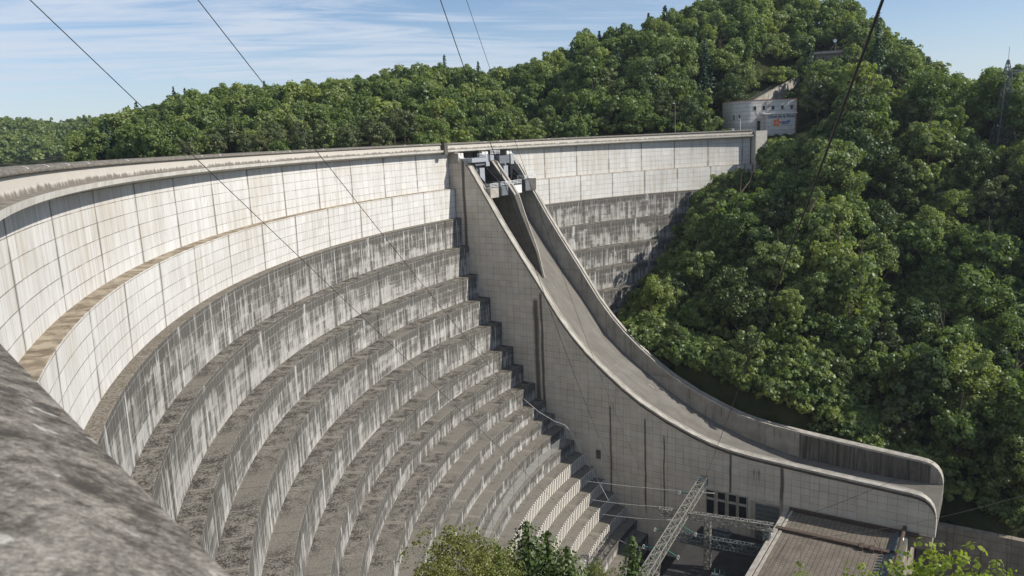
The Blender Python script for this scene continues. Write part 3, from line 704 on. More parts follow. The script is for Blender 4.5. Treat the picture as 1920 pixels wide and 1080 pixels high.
def divider(s):
    hw = float(np.interp(s, [-189, -176, -166], [1.5, 1.3, 0.35]))
    t = float(np.interp(s, [-189, -187, -182, -176, -174.6, -172.5, -168, -166], [-2.5, -3.2, -6.6, -14.2, -16.2, -22, -33, -41])); c = 15.4 - (s + 189) * 0.035
    return [(c - hw, t), (c + hw, t), (c + hw, min(flo(s), t) - 1.5), (c - hw, min(flo(s), t) - 1.5)]
w.sweep([-189, -187, -182, -179, -176, -174.6, -172.5, -170, -168, -166.2], divider); sp(w, "divider_wall", M_DARKC)
w = MB(); w.sweep([-182, -179, -176, -174.6], lambda s: [(divider(s)[0][0] - .1, divider(s)[0][1] + .35), (divider(s)[0][0] + .75, divider(s)[0][1] + .35), (divider(s)[0][0] + .75, divider(s)[0][1] - .02), (divider(s)[0][0] - .1, divider(s)[0][1] - .02)])
w.sweep([-182, -179, -176, -174.6], lambda s: [(divider(s)[1][0] - .75, divider(s)[0][1] + .35), (divider(s)[1][0] + .1, divider(s)[0][1] + .35), (divider(s)[1][0] + .1, divider(s)[0][1] - .02), (divider(s)[1][0] - .75, divider(s)[0][1] - .02)])
for a, b_ in ((-174.6, -172.5), (-172.5, -168), (-168, -166.2)):
    pa, pb_ = divider(a)[1], divider(b_)[1]
    w.bar(W(a, pa[0] - .1, pa[1] + .1), W(b_, pb_[0] - .1, pb_[1] + .1), 0.35)
sp(w, "wall_coping", M_CAP)
# piers, gates and their platforms
for n0, n1 in ((2.2, 4.5), (14.2, 17.2), (27.7, 30.7)):
    w = MB(); w.boxw(-190, -185.9, n0, n1, -6.2 if n0 < 5 else -12, -3.42); sp(w, "pier", M_CWALL)
    w = MB(); nm_ = (n0 + n1) / 2
    w.boxw(-185.88, -185.6, n0, nm_ - .22, -5.9, -3.5); w.boxw(-185.88, -185.6, nm_ + .22, n1, -5.9, -3.5); w.boxw(-185.88, -185.6, nm_ - .22, nm_ + .22, -5.9, -4.3)
    sp(w, "pier_front", M_WHITEC)
w = MB(); w.boxw(-198, -193.2, 2.5, 30, -16, -1.76); sp(w, "gate_recess", M_CWALL)
for n0, n1 in ((4.6, 14.1), (17.3, 27.6)):
    w = MB(); prv = None
    for a in np.linspace(0, 1, 7):
        q = (-186.5 + 2.2 * math.sin(a * math.pi * .5), -5.0 - 6.2 * a)
        if prv: w.hexa([W(prv[0], n0, prv[1]), W(prv[0] + .25, n0, prv[1]), W(prv[0] + .25, n1, prv[1]), W(prv[0], n1, prv[1]), W(q[0], n0, q[1]), W(q[0] + .25, n0, q[1]), W(q[0] + .25, n1, q[1]), W(q[0], n1, q[1])])
        prv = q
    sp(w, "sluice_gate", M_BLUE)
    w = MB()
    for nn in (n0 + 1.2, n1 - 1.2):
        w.bar(W(-185, nn, -7), W(-178.5, nn, -13.2), .55); w.bar(W(-184.6, nn, -10), W(-178.5, nn, -13.4), .45)
    sp(w, "gate_arm", M_BLACK)
    w = MB(); w.boxw(-184.4, -182.0, n0 + .6, n1 - 4.2, -7.2, -4.9); sp(w, "hoist_housing", M_BLUE)
    w = MB(); w.boxw(-183.0, -182.2, n0 + 3.0, n0 + 5.4, -12.0, -8.0); w.boxw(-182.6, -182.0, n1 - 3.4, n1 - 1.6, -7.6, -4.4); sp(w, "gate_plate", M_GPALE)
w = MB(); w.boxw(-185.5, -181.2, 2.5, 10.2, -6.2, -5.0); w.boxw(-184.8, -181.4, 12.2, 14.0, -6.0, -4.4); sp(w, "hoist_beam", M_GPALE)
w = MB(); w.boxw(-183.4, -182.6, 24.6, 27.4, -19, -8.2); sp(w, "gate_slot_shade", M_BLACK)  # solid black block painting in the darkness of a recess below the gate
def railing(mb, pts, h=1.2, n=3, t=0.10):
    for a, b_ in zip(pts[:-1], pts[1:]):
        a, b_ = Vector(a), Vector(b_); L = (b_ - a).length; m = max(1, int(L / 2.2))
        for i in range(m + 1):
            p = a.lerp(b_, i / m); mb.bar(p, p + Vector((0, 0, h)), t)
        for j in range(n):
            zz = Vector((0, 0, h * (j + 1) / n)); mb.bar(a + zz, b_ + zz, t)
for n0, n1, zt, zb in ((4.0, 8.2, -13.6, -16.4), (9.7, 21.0, -13.4, -16.2), (22.9, 29.5, -12.3, -15.8)):
    w = MB(); w.boxw(-179.2, -176.4, n0, n1, zb, zt); sp(w, "platform", M_CAP if n0 < 5 else (M_BLUE if n0 < 20 else M_DARKC))
    w = MB()
    if n0 > 5: w.boxw(-176.42, -176.3, n0 + (0.2 if n0 < 20 else .1), n0 + (3.2 if n0 < 20 else 2.5), zb + .1, zt - .3)
    if w.v: sp(w, "platform_panel", M_BLUE)
    if 5 < n0 < 20:
        w = MB(); w.boxw(-176.42, -176.3, n0 + 6.2, n1 - .3, zb + .2, zt - .3); sp(w, "platform_panel", M_WHITEC)
    w = MB(); railing(w, [W(-176.5, n0, zt), W(-176.5, n1, zt), W(-179, n1, zt)]); railing(w, [W(-179, n0, zt), W(-176.5, n0, zt)]); sp(w, "railing", M_WHITE)
w = MB(); railing(w, [W(-181.3, 6.6, -5.0), W(-181.3, 10.2, -5.0), W(-184.5, 10.2, -5.0)]); railing(w, [W(-181.2, 12.0, -4.4), W(-181.2, 17.0, -4.4), W(-184, 17, -4.4)]); sp(w, "railing", M_WHITE)
# windows, door and niche in the outer face of the wall
def facade_box(mb, s0, s1, z0, z1, out=0.03, depth=0.12): mb.boxw(s0, s1, 2.46 - out - depth, 2.46 - out + .02, z0, z1)
for s0 in (-112.6, -109.7, -106.9, -104.3):
    w = MB(); facade_box(w, s0 - .25, s0, -97.2, -90.3, 0, .28); facade_box(w, s0 + 1.9, s0 + 2.15, -97.2, -90.3, 0, .28); facade_box(w, s0, s0 + 1.9, -93.1, -92.5, 0, .24); facade_box(w, s0, s0 + 1.9, -90.6, -90.3, 0, .24)
    fr = sp(w, "window", M_CAP)
    w = MB(); facade_box(w, s0, s0 + 1.9, -92.5, -90.6, -.01, .05); facade_box(w, s0, s0 + 1.9, -97.0, -93.1, -.01, .05); local(w.build("pane", M_GLASS, fr), sl)
w = MB(); facade_box(w, -101.4, -94.2, -100.9, -90.9, 0, .16); fr = sp(w, "door_frame", M_CAP)
w = MB()
for i in range(8): facade_box(w, -100.2, -94.5, -100.8 + i * 1.18, -100.8 + i * 1.18 + 1.08, .17, .05)
local(w.build("roller_door", M_STEELD, fr), sl)
w = MB(); facade_box(w, -144.1, -142.7, -88.2, -85.6, 0, .06); sp(w, "niche", M_DARKC)

# ------------------------------------------------------------------ valley floor at the foot: roof, yard, retaining wall, lattice gantry
yard = MB(); yard.boxw(-114, -40, -70, 2.3, -116, -101); yard.boxw(-140, -114, -70, 2.3, -116, -112); tag(yard.build("yard", M_YARD), kind='structure')
ph = empty("power_house", W(-81, -15, -101)); tag(ph, "low building with a large flat tiled roof under the end of the spillway", "building"); pl = W(-81, -15, -101)
w = MB(); w.boxw(-92.6, -66.0, -45, 2.40, -101, -92.3); local(w.build("wall", M_STONE, ph), pl)
w = MB(); w.quad(W(-90.6, -45, -91.4), W(-69.4, -45, -91.4), W(-69.4, 2.4, -91.4), W(-91.2, 2.4, -91.4), uv=[(-45, -90.6), (-45, -69.4), (2.4, -69.4), (2.4, -91.2)]); w.boxw(-92.6, -66, -45, 2.4, -92.3, -91.42)
rf = local(w.build("roof", M_ROOF, ph), pl)
w = MB(); w.boxw(-92.9, -91.9, -45, 1.9, -91.4, -90.9); w.boxw(-91.6, -91.0, -45, 2.2, -91.4, -91.15); local(w.build("roof_kerb", M_CAP, rf), pl)
w = MB(); w.boxw(-92.4, -67.5, -9.2, -8.0, -91.4, -90.7); w.boxw(-72.5, -71.6, -9.9, -7.6, -91.4, -90.5); w.boxw(-74.6, -73.8, -9.9, -7.6, -91.4, -90.5); w.boxw(-92, -64, 1.6, 2.42, -91.4, -90.6); local(w.build("roof_beam", M_RUST, rf), pl)
w = MB(); w.boxw(-69.2, -66.3, -45, 1.5, -91.36, -91.1); w.boxw(-68.4, -67.9, -45, 1.5, -91.1, -90.7)
for i in range(14): w.boxw(-70.2, -69.6, -10.6 - i * 1.25, -10.0 - i * 1.25, -91.38, -91.0)
local(w.build("gutter", M_STEELD, rf), pl)
tg_ = MB(); tg_.tube([W(-66.9, -45, -90.0), W(-66.9, 4.5, -89.8)], .42, 8)
pipe = tag(tg_.build("rusty_pipe", M_RUST), "rusty pipe with a white band along the right edge of the flat roof", "pipe")
w = MB(); w.tube([W(-66.9, -4.0, -89.92), W(-66.9, -3.0, -89.92)], .46, 8); w.build("band", M_WHITE, pipe)
rw = MB(); rw.sweep([-66, -55, -43, -20, 20, 60], lambda s: [(25.5, -98.6), (27.2, -98.6), (27.2, -120), (25.0, -120)])
tag(rw.build("retaining_wall", M_STONE), "stained concrete retaining wall at the foot of the wooded slope right of the spillway end", "wall")
tr = MB(); tr.boxw(-66, 60, -45, 25, -121, -118); tag(tr.build("riverbed", M_YARD), kind='structure')


def lattice(mb, a, b, w, bays, t=0.16, h=None):
    """square lattice girder from a to b"""
    a, b = Vector(a), Vector(b); d = (b - a).normalized(); h = h or w
    up = Vector((0, 0, 1)) if abs(d.z) < .9 else Vector(ES)
    x = d.cross(up).normalized() * (w / 2); y = x.cross(d).normalized() * (h / 2)
    cs = [x + y, x - y, -x - y, -x + y]
    for c in cs: mb.bar(a + c, b + c, t * 1.3)
    for i in range(bays):
        p, q = a.lerp(b, i / bays), a.lerp(b, (i + 1) / bays)
        for j in range(4):
            c, e = cs[j], cs[(j + 1) % 4]
            mb.bar(p + c, p + e, t)
            if (i + j) % 2: mb.bar(p + c, q + e, t)
            else: mb.bar(p + e, q + c, t)
gan = empty("line_gantry", W(-106, -16, -101)); gl = W(-106, -16, -101)
tag(gan, "grey steel lattice gantry with crossed girders standing in the dark yard below the spillway", "gantry")
w = MB(); lattice(w, W(-112.0, -4.5, -86.6), W(-107.6, -56, -86.6), 1.9, 26, .15); local(w.build("girder", M_STEEL, gan), gl)
w = MB(); lattice(w, W(-112.35, -0.8, -86.6), W(-112.0, -4.5, -86.6), 1.9, 3, .2); local(w.build("girder_end", M_STEELD, gan), gl)
w = MB(); lattice(w, W(-116.6, -19.6, -87.6), W(-91.4, -15.4, -87.6), 1.25, 18, .14, 1.5); local(w.build("girder", M_STEEL, gan), gl)
w = MB(); lattice(w, W(-115.0, -17.6, -94.2), W(-93.2, -14.8, -94.2), 1.5, 14, .15, 2.0); local(w.build("girder", M_STEELD, gan), gl)
for s0, n0 in ((-106.0, -16.6), (-93.0, -15.0)):
    w = MB(); lattice(w, W(s0, n0, -101), W(s0, n0, -88.2), 1.3, 12, .14); local(w.build("post", M_STEELD if s0 > -100 else M_STEEL, gan), gl)
w = MB(); lattice(w, W(-108.2, -44, -101), W(-108.2, -44, -87.5), 1.8, 12, .15); local(w.build("post", M_STEEL, gan), gl)
def insulator(a, b, label=None):
    w = MB(); a, b = Vector(a), Vector(b); k = 9
    for i in range(k):
        p, q = a.lerp(b, i / k), a.lerp(b, (i + .55) / k); w.tube([p, q], .16, 7)
    w.tube([a, b], .05, 5); o = w.build("insulator", M_INS)
    tag(o, label or "green glass insulator string hung from the lattice gantry", "insulator", "insulators on the gantry")
    q = MB(); d = (b - a).normalized(); c = b + d * .35
    ring = [c + Vector((math.cos(t) * .22, 0, math.sin(t) * .45)) for t in np.linspace(0, 2 * math.pi, 13)]
    q.tube(ring, .05, 5, cap=False); q.build("ring", M_WHITE, o); return o
for n0 in (-9, -19, -29, -37): insulator(W(-113.0 + (-n0 - 5) * .085, n0, -86.9), W(-115.8 + (-n0 - 5) * .085, n0 + .3, -87.4))
for n0 in (-25, -36): insulator(W(-109.2, n0, -87.0), W(-106.4, n0 + .4, -88.4))

# ------------------------------------------------------------------ things at the far abutment: building, ramp, hut, lamp posts, lattice pylon
def frame_of(px, py, d, depth_dir=None):
    p = at(px, py, d); f = Vector((p.x, p.y, 0)).normalized(); return p, Vector((f.y, -f.x, 0)), f
bp, bx, by = frame_of(1430, 250, 335)
bx = Matrix.Rotation(R(22), 3, 'Z') @ bx; by = Matrix.Rotation(R(22), 3, 'Z') @ by            # its front looks towards the sun
BZ = -2.4
bld = empty("intake_building", (bp.x, bp.y, BZ)); tag(bld, "concrete building with rounded corner, blue lettering and orange emblem at the far crest end", "building"); bl = (bp.x, bp.y, BZ)
def B(x, y, z): return Vector((bp.x, bp.y, 0)) + bx * x + by * y + Vector((0, 0, BZ + z))
def bbox(mb, x0, x1, y0, y1, z0, z1):
    mb.hexa([B(x0, y0, z0), B(x1, y0, z0), B(x1, y1, z0), B(x0, y1, z0), B(x0, y0, z1), B(x1, y0, z1), B(x1, y1, z1), B(x0, y1, z1)])
def bpart(mb, name, mat, parent=None): return local(mb.build(name, mat, parent or bld), bl)
H = 13.3
# plan outline: straight front, rounded left corner of radius 7
outl = [(13.8, 0.0)] + [(-4.0 - 6.6 * math.sin(a), 6.6 - 6.6 * math.cos(a)) for a in np.linspace(0, math.pi / 2, 13)] + [(-10.6, 17), (13.8, 17)]
outl = outl[:1] + [(-4.0 + (13.8 + 4.0) * t, 0.0) for t in (0.66, 0.33)] + outl[1:]
w = MB(); run = 0.0
for i in range(len(outl)):
    a, b_ = outl[i], outl[(i + 1) % len(outl)]; L = math.hypot(b_[0] - a[0], b_[1] - a[1])
    w.quad(B(*a, -4), B(*b_, -4), B(*b_, H), B(*a, H), uv=[(run, -4), (run + L, -4), (run + L, H), (run, H)]); run += L
w.poly([B(x, y, H) for x, y in outl]); bpart(w, "wall", M_BLD)
w = MB()
for i in range(len(outl)):
    a, b_ = outl[i], outl[(i + 1) % len(outl)]
    w.bar(B(a[0], a[1] - .02, H + .12), B(b_[0], b_[1] - .02, H + .12), .30, .18)
bpart(w, "roof_edge", M_RED)
w = MB(); bbox(w, 13.82, 13.98, -.12, .4, -3, H); bpart(w, "downpipe", M_RED)
w = MB(); bbox(w, 0.4, 12.3, -2.3, -0.02, -3, 7.6); bpart(w, "porch", M_BLD)
w = MB(); bbox(w, -0.6, 12.9, -2.9, -0.02, 7.62, 8.0); bpart(w, "canopy", M_WHITEC)
w = MB(); bbox(w, 12.32, 12.62, -1.9, -.02, -3, 7.6); bpart(w, "corner_post", M_BLACK)
for x0 in (-3.9, -0.25, 3.55, 7.4, 11.2):
    w = MB(); bbox(w, x0 - .12, x0 + 1.12, -.10, -.02, 9.3, 9.42); bbox(w, x0 - .12, x0, -.10, -.02, 9.42, 10.95); bbox(w, x0 + 1.0, x0 + 1.12, -.10, -.02, 9.42, 10.95); bbox(w, x0 - .12, x0 + 1.12, -.10, -.02, 10.95, 11.05)
    fr = bpart(w, "window", M_BLD); w = MB(); bbox(w, x0, x0 + 1.0, -.06, -.02, 9.42, 10.95); bpart(w, "pane", M_GLASS, fr)
for a in (0.8, 1.2):
    x, y = -4.0 - 6.64 * math.sin(a), 6.6 - 6.64 * math.cos(a); w = MB(); bbox(w, x - .35, x + .35, y - .12, y + .25, 5.9, 7.9); bpart(w, "window", M_GLASS)
w = MB(); bbox(w, -2.9, -0.9, -.16, -.02, -1, 6.0); bpart(w, "door_frame", M_CAP); w = MB(); bbox(w, -2.4, -1.2, -.22, -.17, 0.2, 5.2); bpart(w, "door", M_BLACK)
for x0, x1 in ((3.8, 5.6), (7.3, 9.4), (11.5, 13.7)):
    w = MB(); bbox(w, x0, x1, -2.5, -2.32, -2.2, -0.3); bpart(w, "vent", M_BLACK)
w = MB(); bbox(w, 1.15, 1.75, -2.36, -2.32, 2.1, 2.8); bpart(w, "notice", M_GPALE)
w = MB(); w.tube([B(2.0, -.2, 7.9), B(2.0, -.2, 15.5)], .10, 6); w.tube([B(1.3, -.15, 7.9), B(1.3, -.15, 13)], .05, 5); bbox(w, .9, 1.5, -.4, -.1, 11.6, 12.6); bpart(w, "mast", M_STEEL)


def lettering(name, txt, size, x, z, mat, shear=0.25, y=-2.345, width=10.0):
    cu = bpy.data.curves.new(name, 'FONT'); cu.body = txt; cu.size = size; cu.shear = shear; cu.extrude = 0.03; cu.offset = size * 0.022; cu.space_character = 1.06
    ob = bpy.data.objects.new(name, cu); COL.objects.link(ob)
    bpy.context.view_layer.update()
    me = bpy.data.meshes.new_from_object(ob.evaluated_get(bpy.context.evaluated_depsgraph_get())); bpy.data.objects.remove(ob)
    me.name = name; me.materials.clear(); me.materials.append(mat)
    xs = [v.co.x for v in me.vertices]; k = width / (max(xs) - min(xs))
    for v in me.vertices: v.co.x *= k
    M = Matrix.Identity(4)
    o = B(x, y, z)
    for i in range(3): M[i][0] = bx[i]; M[i][1] = (0, 0, 1)[i]; M[i][2] = -by[i]; M[i][3] = o[i]
    me.transform(M); return local(link(name, me, bld), bl)
lettering("lettering", "Usine de la Rhue", 1.55, 1.2, 6.2, M_SIGNN, 0.15, width=10.6)
lettering("lettering", "edf", 2.2, 6.5, 3.6, M_SIGNB, 0.35, width=3.7)
w = MB(); ec = (4.85, 4.3)
for i in range(5):
    a = R(78 + i * 72); u = Vector((math.cos(a), math.sin(a))); v2 = Vector((-u.y, u.x)); pts = []
    for t in np.linspace(0, 2 * math.pi, 13)[:-1]:
        q = u * (1.05 + math.cos(t) * .72) + v2 * (math.sin(t) * .46 + .12 * math.cos(2 * t)); pts.append(B(ec[0] + q.x, -2.36 - .03 * i * .1, ec[1] + q.y))
    w.poly(pts); w.poly([p - by * -.03 for p in pts][::-1])
bpart(w, "emblem", M_SIGNO)

# concrete incline rising behind the building
ra, rb = at(1405, 193, 358), at(1498, 140, 392)
w = MB(); d = Vector((rb.x - ra.x, rb.y - ra.y, 0)).normalized(); sd = Vector((d.y, -d.x, 0))
def prism(mb, a, b_, w0, w1, h): mb.hexa([a + sd * w0 - Vector((0, 0, 9)), a + sd * w1 - Vector((0, 0, 9)), b_ + sd * w1 - Vector((0, 0, 9)), b_ + sd * w0 - Vector((0, 0, 9)), a + sd * w0 + Vector((0, 0, h)), a + sd * w1 + Vector((0, 0, h)), b_ + sd * w1 + Vector((0, 0, h)), b_ + sd * w0 + Vector((0, 0, h))])
inc = empty("incline", ra); tag(inc, "weathered concrete incline climbing the wooded hill behind the building", "ramp")
prism(w, ra, rb, -1.2, 2.6, 0.0); local(w.build("ramp", M_STONE, inc), ra)
w = MB(); prism(w, ra, rb, 2.6, 3.1, 1.1); local(w.build("kerb", M_CAP, inc), ra)
w = MB(); railing(w, [ra - sd * 1.1, rb - sd * 1.1], 1.3, 2, .09); local(w.build("railing", M_STEELD, inc), ra)
# hut with a dish on the hilltop slope
hp, hx, hy = frame_of(1566, 97, 392)
hut = empty("hilltop_hut", hp); tag(hut, "small flat concrete platform with a white dish antenna among trees high on the hill", "hut")
def Hp(x, y, z): return hp + hx * x + hy * y + Vector((0, 0, z))
w = MB(); w.hexa([Hp(x, y, z) for z in (-.5, .55) for x, y in ((-9, 0), (4.3, 0), (4.3, 5), (-9, 5))]); local(w.build("platform", M_CAP, hut), hp)
w = MB(); w.hexa([Hp(x, y, z) for z in (-11, -.5) for x, y in ((-8, 1), (4.0, 1), (4.0, 5), (-8, 5))]); local(w.build("wall", M_STONE, hut), hp)
w = MB(); w.hexa([Hp(x, y, z) for z in (.55, .75) for x, y in ((1.0, -.1), (4.4, -.1), (4.4, 5), (1.0, 5))]); local(w.build("roof_edge", M_RED, hut), hp)
w = MB()
for x in (-2.4, 0.4, 1.6): w.bar(Hp(x, 1, .5), Hp(.1, 1, 4.2), .16)
w.bar(Hp(.1, 1, .5), Hp(.1, 1, 4.6), .2); local(w.build("mast", M_STEEL, hut), hp)
w = MB(); c = Hp(-.2, .7, 4.9); ring = [[c + hx * (rr * math.cos(t)) + Vector((0, 0, rr * math.sin(t))) - hy * (.35 * (1 - rr * rr / .64) * -1) for t in np.linspace(0, 2 * math.pi, 13)[:-1]] for rr in (.8, .45, .05)]
for ra_, rb_ in zip(ring[:-1], ring[1:]):
    for j in range(12): w.quad(ra_[j], ra_[(j + 1) % 12], rb_[(j + 1) % 12], rb_[j])
local(w.build("dish", M_WHITE, hut), hp)
# lamp posts on the crest
for i, (px, py, d, h, lab) in enumerate(((1266, 240, 306, 9, "slim grey lamp post standing before the trees left of the building"), (1388, 246, 322, 4.6, "short white lamp post beside the rounded corner of the building"))):
    p = at(px, py, d); lp = empty("lamp_post", p); tag(lp, lab, "lamp post")
    w = MB(); w.tube([p - Vector((0, 0, 2)), p + Vector((0, 0, h))], .12, 7, .07); local(w.build("post", M_STEEL if i == 0 else M_WHITE, lp), p)
    w = MB(); q = p + Vector((0, 0, h)); w.bar(q, q + Vector((-.9, 0, .12)), .24, .16); local(w.build("lamp_head", M_WHITE, lp), p)
p = at(1374, 246, 320); w = MB(); w.box(p.x - .4, p.x + .4, p.y - .4, p.y + .4, p.z - 1.5, p.z + .9); w.box(p.x - .5, p.x + .5, p.y - .5, p.y + .5, p.z + .9, p.z + 1.0)
tag(w.build("white_post", M_WHITE), "stubby white post between the hedge and the building on the crest", "post")

# lattice pylon on the right slope
pp = at(1880, 256, 330); pz = float(terrain_z(pp.x, pp.y))
ptop = at(1889, 112, 330).z; pbase = min(pp.z, pz) - .5
pyl = empty("lattice_pylon", (pp.x, pp.y, pbase)); ploc = (pp.x, pp.y, pbase)
tag(pyl, "tall dark steel lattice pylon standing on the wooded slope at the right edge", "pylon")
fx = Vector((pp.y, -pp.x, 0)).normalized(); fy = Vector((-fx.y, fx.x, 0))
fx, fy = (fx * .9 + fy * .43).normalized(), (fy * .9 - fx * .43).normalized()
def Py(x, y, z): return Vector((pp.x, pp.y, z)) + fx * x + fy * y
HT = ptop - pbase
def half(t): return float(np.interp(t, [0, .28, .55, .86, 1.0], [3.8, 2.2, 1.3, 1.0, .18]))
w = MB(); lev = np.linspace(0, 1, 15)
for c in ((1, 1), (1, -1), (-1, -1), (-1, 1)):
    for a, b_ in zip(lev[:-1], lev[1:]):
        ha, hb = half(a), half(b_); w.bar(Py(c[0] * ha, c[1] * ha, pbase + HT * a), Py(c[0] * hb, c[1] * hb, pbase + HT * b_), .24)
local(w.build("leg", M_STEELD, pyl), ploc)
w = MB(); cc = ((1, 1), (1, -1), (-1, -1), (-1, 1))
for i, (a, b_) in enumerate(zip(lev[:-1], lev[1:])):
    ha, hb = half(a), half(b_)
    for j in range(4):
        c, e = cc[j], cc[(j + 1) % 4]
        w.bar(Py(c[0] * ha, c[1] * ha, pbase + HT * a), Py(e[0] * hb, e[1] * hb, pbase + HT * b_), .12); w.bar(Py(e[0] * ha, e[1] * ha, pbase + HT * a), Py(c[0] * hb, c[1] * hb, pbase + HT * b_), .12)
        w.bar(Py(c[0] * ha, c[1] * ha, pbase + HT * a), Py(e[0] * ha, e[1] * ha, pbase + HT * a), .08)
local(w.build("bracing", M_STEELD, pyl), ploc)
for t, L in ((.87, 4.6), (.66, 4.0), (.47, 4.3)):
    w = MB(); z = pbase + HT * t; h = half(t)
    for sy in (-1, 1):
        w.bar(Py(h, sy * h, z + .5), Py(h + L, 0, z + .25), .24); w.bar(Py(h, sy * h, z - .7), Py(h + L, 0, z + .05), .24)
    for q in (.35, .7): w.bar(Py(h + L * q, h * (1 - q), z + .4), Py(h + L * q, -h * (1 - q), z - .2), .1)
    local(w.build("arm", M_STEELD, pyl), ploc)
w = MB(); w.bar(Py(0, 0, ptop), Py(.1, 0, ptop + 4.4), .1); local(w.build("spike", M_STEELD, pyl), ploc)

# wire fence along one of the lower terraces, frames and transformers of the switchyard
fm_, gm, bm_ = new_mat("wire mesh", 0.5, 0.3); gm.put(bm_.inputs['Base Color'], (0.55, 0.56, 0.54)); bm_.inputs['Alpha'].default_value = 0.22
fence = empty("mesh_fence", (CX + 151.6 * math.cos(R(150)), CY + 151.6 * math.sin(R(150)), -84)); fl = fence.location.copy()
tag(fence, "pale wire mesh fence following the curve of one lower terrace", "fence")
TF = np.radians(np.arange(147.6, 172, 0.8)); w = MB()
for a, b_ in zip(TF[:-1], TF[1:]):
    q = [(CX + 151.6 * math.cos(x), CY + 151.6 * math.sin(x)) for x in (a, b_)]; w.quad((*q[0], -83.9), (*q[1], -83.9), (*q[1], -81.2), (*q[0], -81.2))
local(w.build("mesh_panel", fm_, fence), fl)
for a in TF[::4]:
    w = MB(); q = (CX + 151.6 * math.cos(a), CY + 151.6 * math.sin(a)); w.bar((*q, -84), (*q, -81), .09); w.bar((q[0], q[1], -81.2), (q[0] + 1.3 * ES.x, q[1] + 1.3 * ES.y, -84), .07); local(w.build("post", M_STEEL, fence), fl)
for i, (s0, n0, lab) in enumerate(((-118.0, -22.0, "slim steel busbar frame beside the lowest terraces"), (-121.5, -34.0, "second steel busbar frame further left of the gantry foot"))):
    fr = empty("busbar_frame", W(s0, n0, -112)); tag(fr, lab, "steel frame"); ql = W(s0, n0, -112)
    for dn in (-5, 0, 5):
        w = MB(); lattice(w, W(s0, n0 + dn, -112), W(s0, n0 + dn, -101.5), .7, 9, .09); local(w.build("post", M_STEEL, fr), ql)
        w = MB(); w.tube([W(s0, n0 + dn, -101.4), W(s0, n0 + dn, -99.8)], .16, 7); local(w.build("insulator", M_INS, fr), ql)
    w = MB(); lattice(w, W(s0, n0 - 5.5, -101.2), W(s0, n0 + 5.5, -101.2), .7, 10, .09); w.tube([W(s0, n0 - 5.5, -99.7), W(s0, n0 + 5.5, -99.7)], .08, 6); local(w.build("busbar", M_STEEL, fr), ql)
for i, (s0, n0, lab) in enumerate(((-106.5, -3.5, "dark transformer with ribbed sides against the windowed wall"), (-101.0, -24.0, "grey transformer in the yard beside the tiled roof building"))):
    tf = empty("transformer", W(s0, n0, -101)); tag(tf, lab, "transformer"); ql = W(s0, n0, -101)
    w = MB(); w.boxw(s0 - 2, s0 + 2, n0 - 1.3, n0 + 1.3, -101, -98.2); w.tube([W(s0 - 1.6, n0, -97.6), W(s0 + 1.6, n0, -97.6)], .45, 9); local(w.build("tank", M_STEELD, tf), ql)
    w = MB()
    for k in range(9): w.boxw(s0 - 1.9 + k * .45, s0 - 1.75 + k * .45, n0 - 1.9, n0 - 1.3, -100.7, -98.5)
    local(w.build("radiator", M_STEELD, tf), ql)
    for k in (-1, 0, 1):
        w = MB(); w.tube([W(s0 + k * 1.1, n0 + .4, -98.2), W(s0 + k * 1.1, n0 + .6, -96.4)], .16, 7, .08); local(w.build("bushing", M_INS, tf), ql)

# ------------------------------------------------------------------ overhead cables
def cable(name, A, Bp, sag, r, label, mat=None, n=60, ext=0.0, cat="cable", group="cables strung from the dam crest to the gantry"):
    A, Bp = Vector(A), Vector(Bp); pts = []
    for i in range(n + 1):
        t = (i / n) ** 1.6 * (1 + ext) - ext
        p = A.lerp(Bp, t); p.z -= sag * 4 * t * (1 - t); pts.append(p)
    w = MB(); w.tube(pts, r, 6); return tag(w.build(name, mat or M_CABLE, smooth=True), label, cat, group)
cable("overhead_cable", (-12.78, 21.49, 4.69), (18.88, 148.81, -86.54), 0.0, .014, "thin cable slanting from the upper left corner across the pale dam wall", ext=.06)
cable("overhead_cable", (-8.95, 23.34, 4.83), (24.68, 158.09, -81.46), 2.8, .014, "thin cable crossing the sky above the middle of the left hill and the terraces", ext=.06)
cable("overhead_cable", (-3.17, 39.87, 7.75), (23.03, 166.41, -78.13), 2.5, .024, "dark cable coming down in front of the spillway gates", ext=.08)
cable("overhead_cable", (-2.87, 59.93, 11.57), (29.99, 171.4, -80.76), 3.3, .020, "faint thin cable just right of the darker one above the spillway gates", ext=.08)
cable("overhead_cable", (3.88, 8.12, 1.42), (42.76, 170.73, -81.44), 0.1, .018, "thick black cable slanting down over the wooded hill to the gantry top", ext=.04)
cable("overhead_cable", (71.44, 96.42, -35.7), (58.82, 168.0, -91.17), 1.6, .035, "cable running from the right edge to the top of the gantry over the bucket wall", ext=.1)
cable("overhead_cable", (72.16, 95.88, -47.73), (58.89, 167.98, -94.54), 2.2, .035, "lower grey cable at the right edge passing the tip of the spillway", M_STEEL, ext=.1)
P3 = [at(982, 748, 203), at(1010, 772, 203), at(1040, 790, 202.5), at(1060, 797, 202.5), at(1072, 812, 202), at(1095, 858, 199), at(1118, 895, 197), at(1141, 938, 192)]
w = MB()
sm = []
for i in range(len(P3) - 1):
    for t in (0, .33, .66): sm.append(P3[i].lerp(P3[i + 1], t))
w.tube(sm + [P3[-1]], .06, 6); tag(w.build("hanging_hose", M_CABLEP, smooth=True), "pale hose sagging from the dam terraces past the spillway wall", "hose")
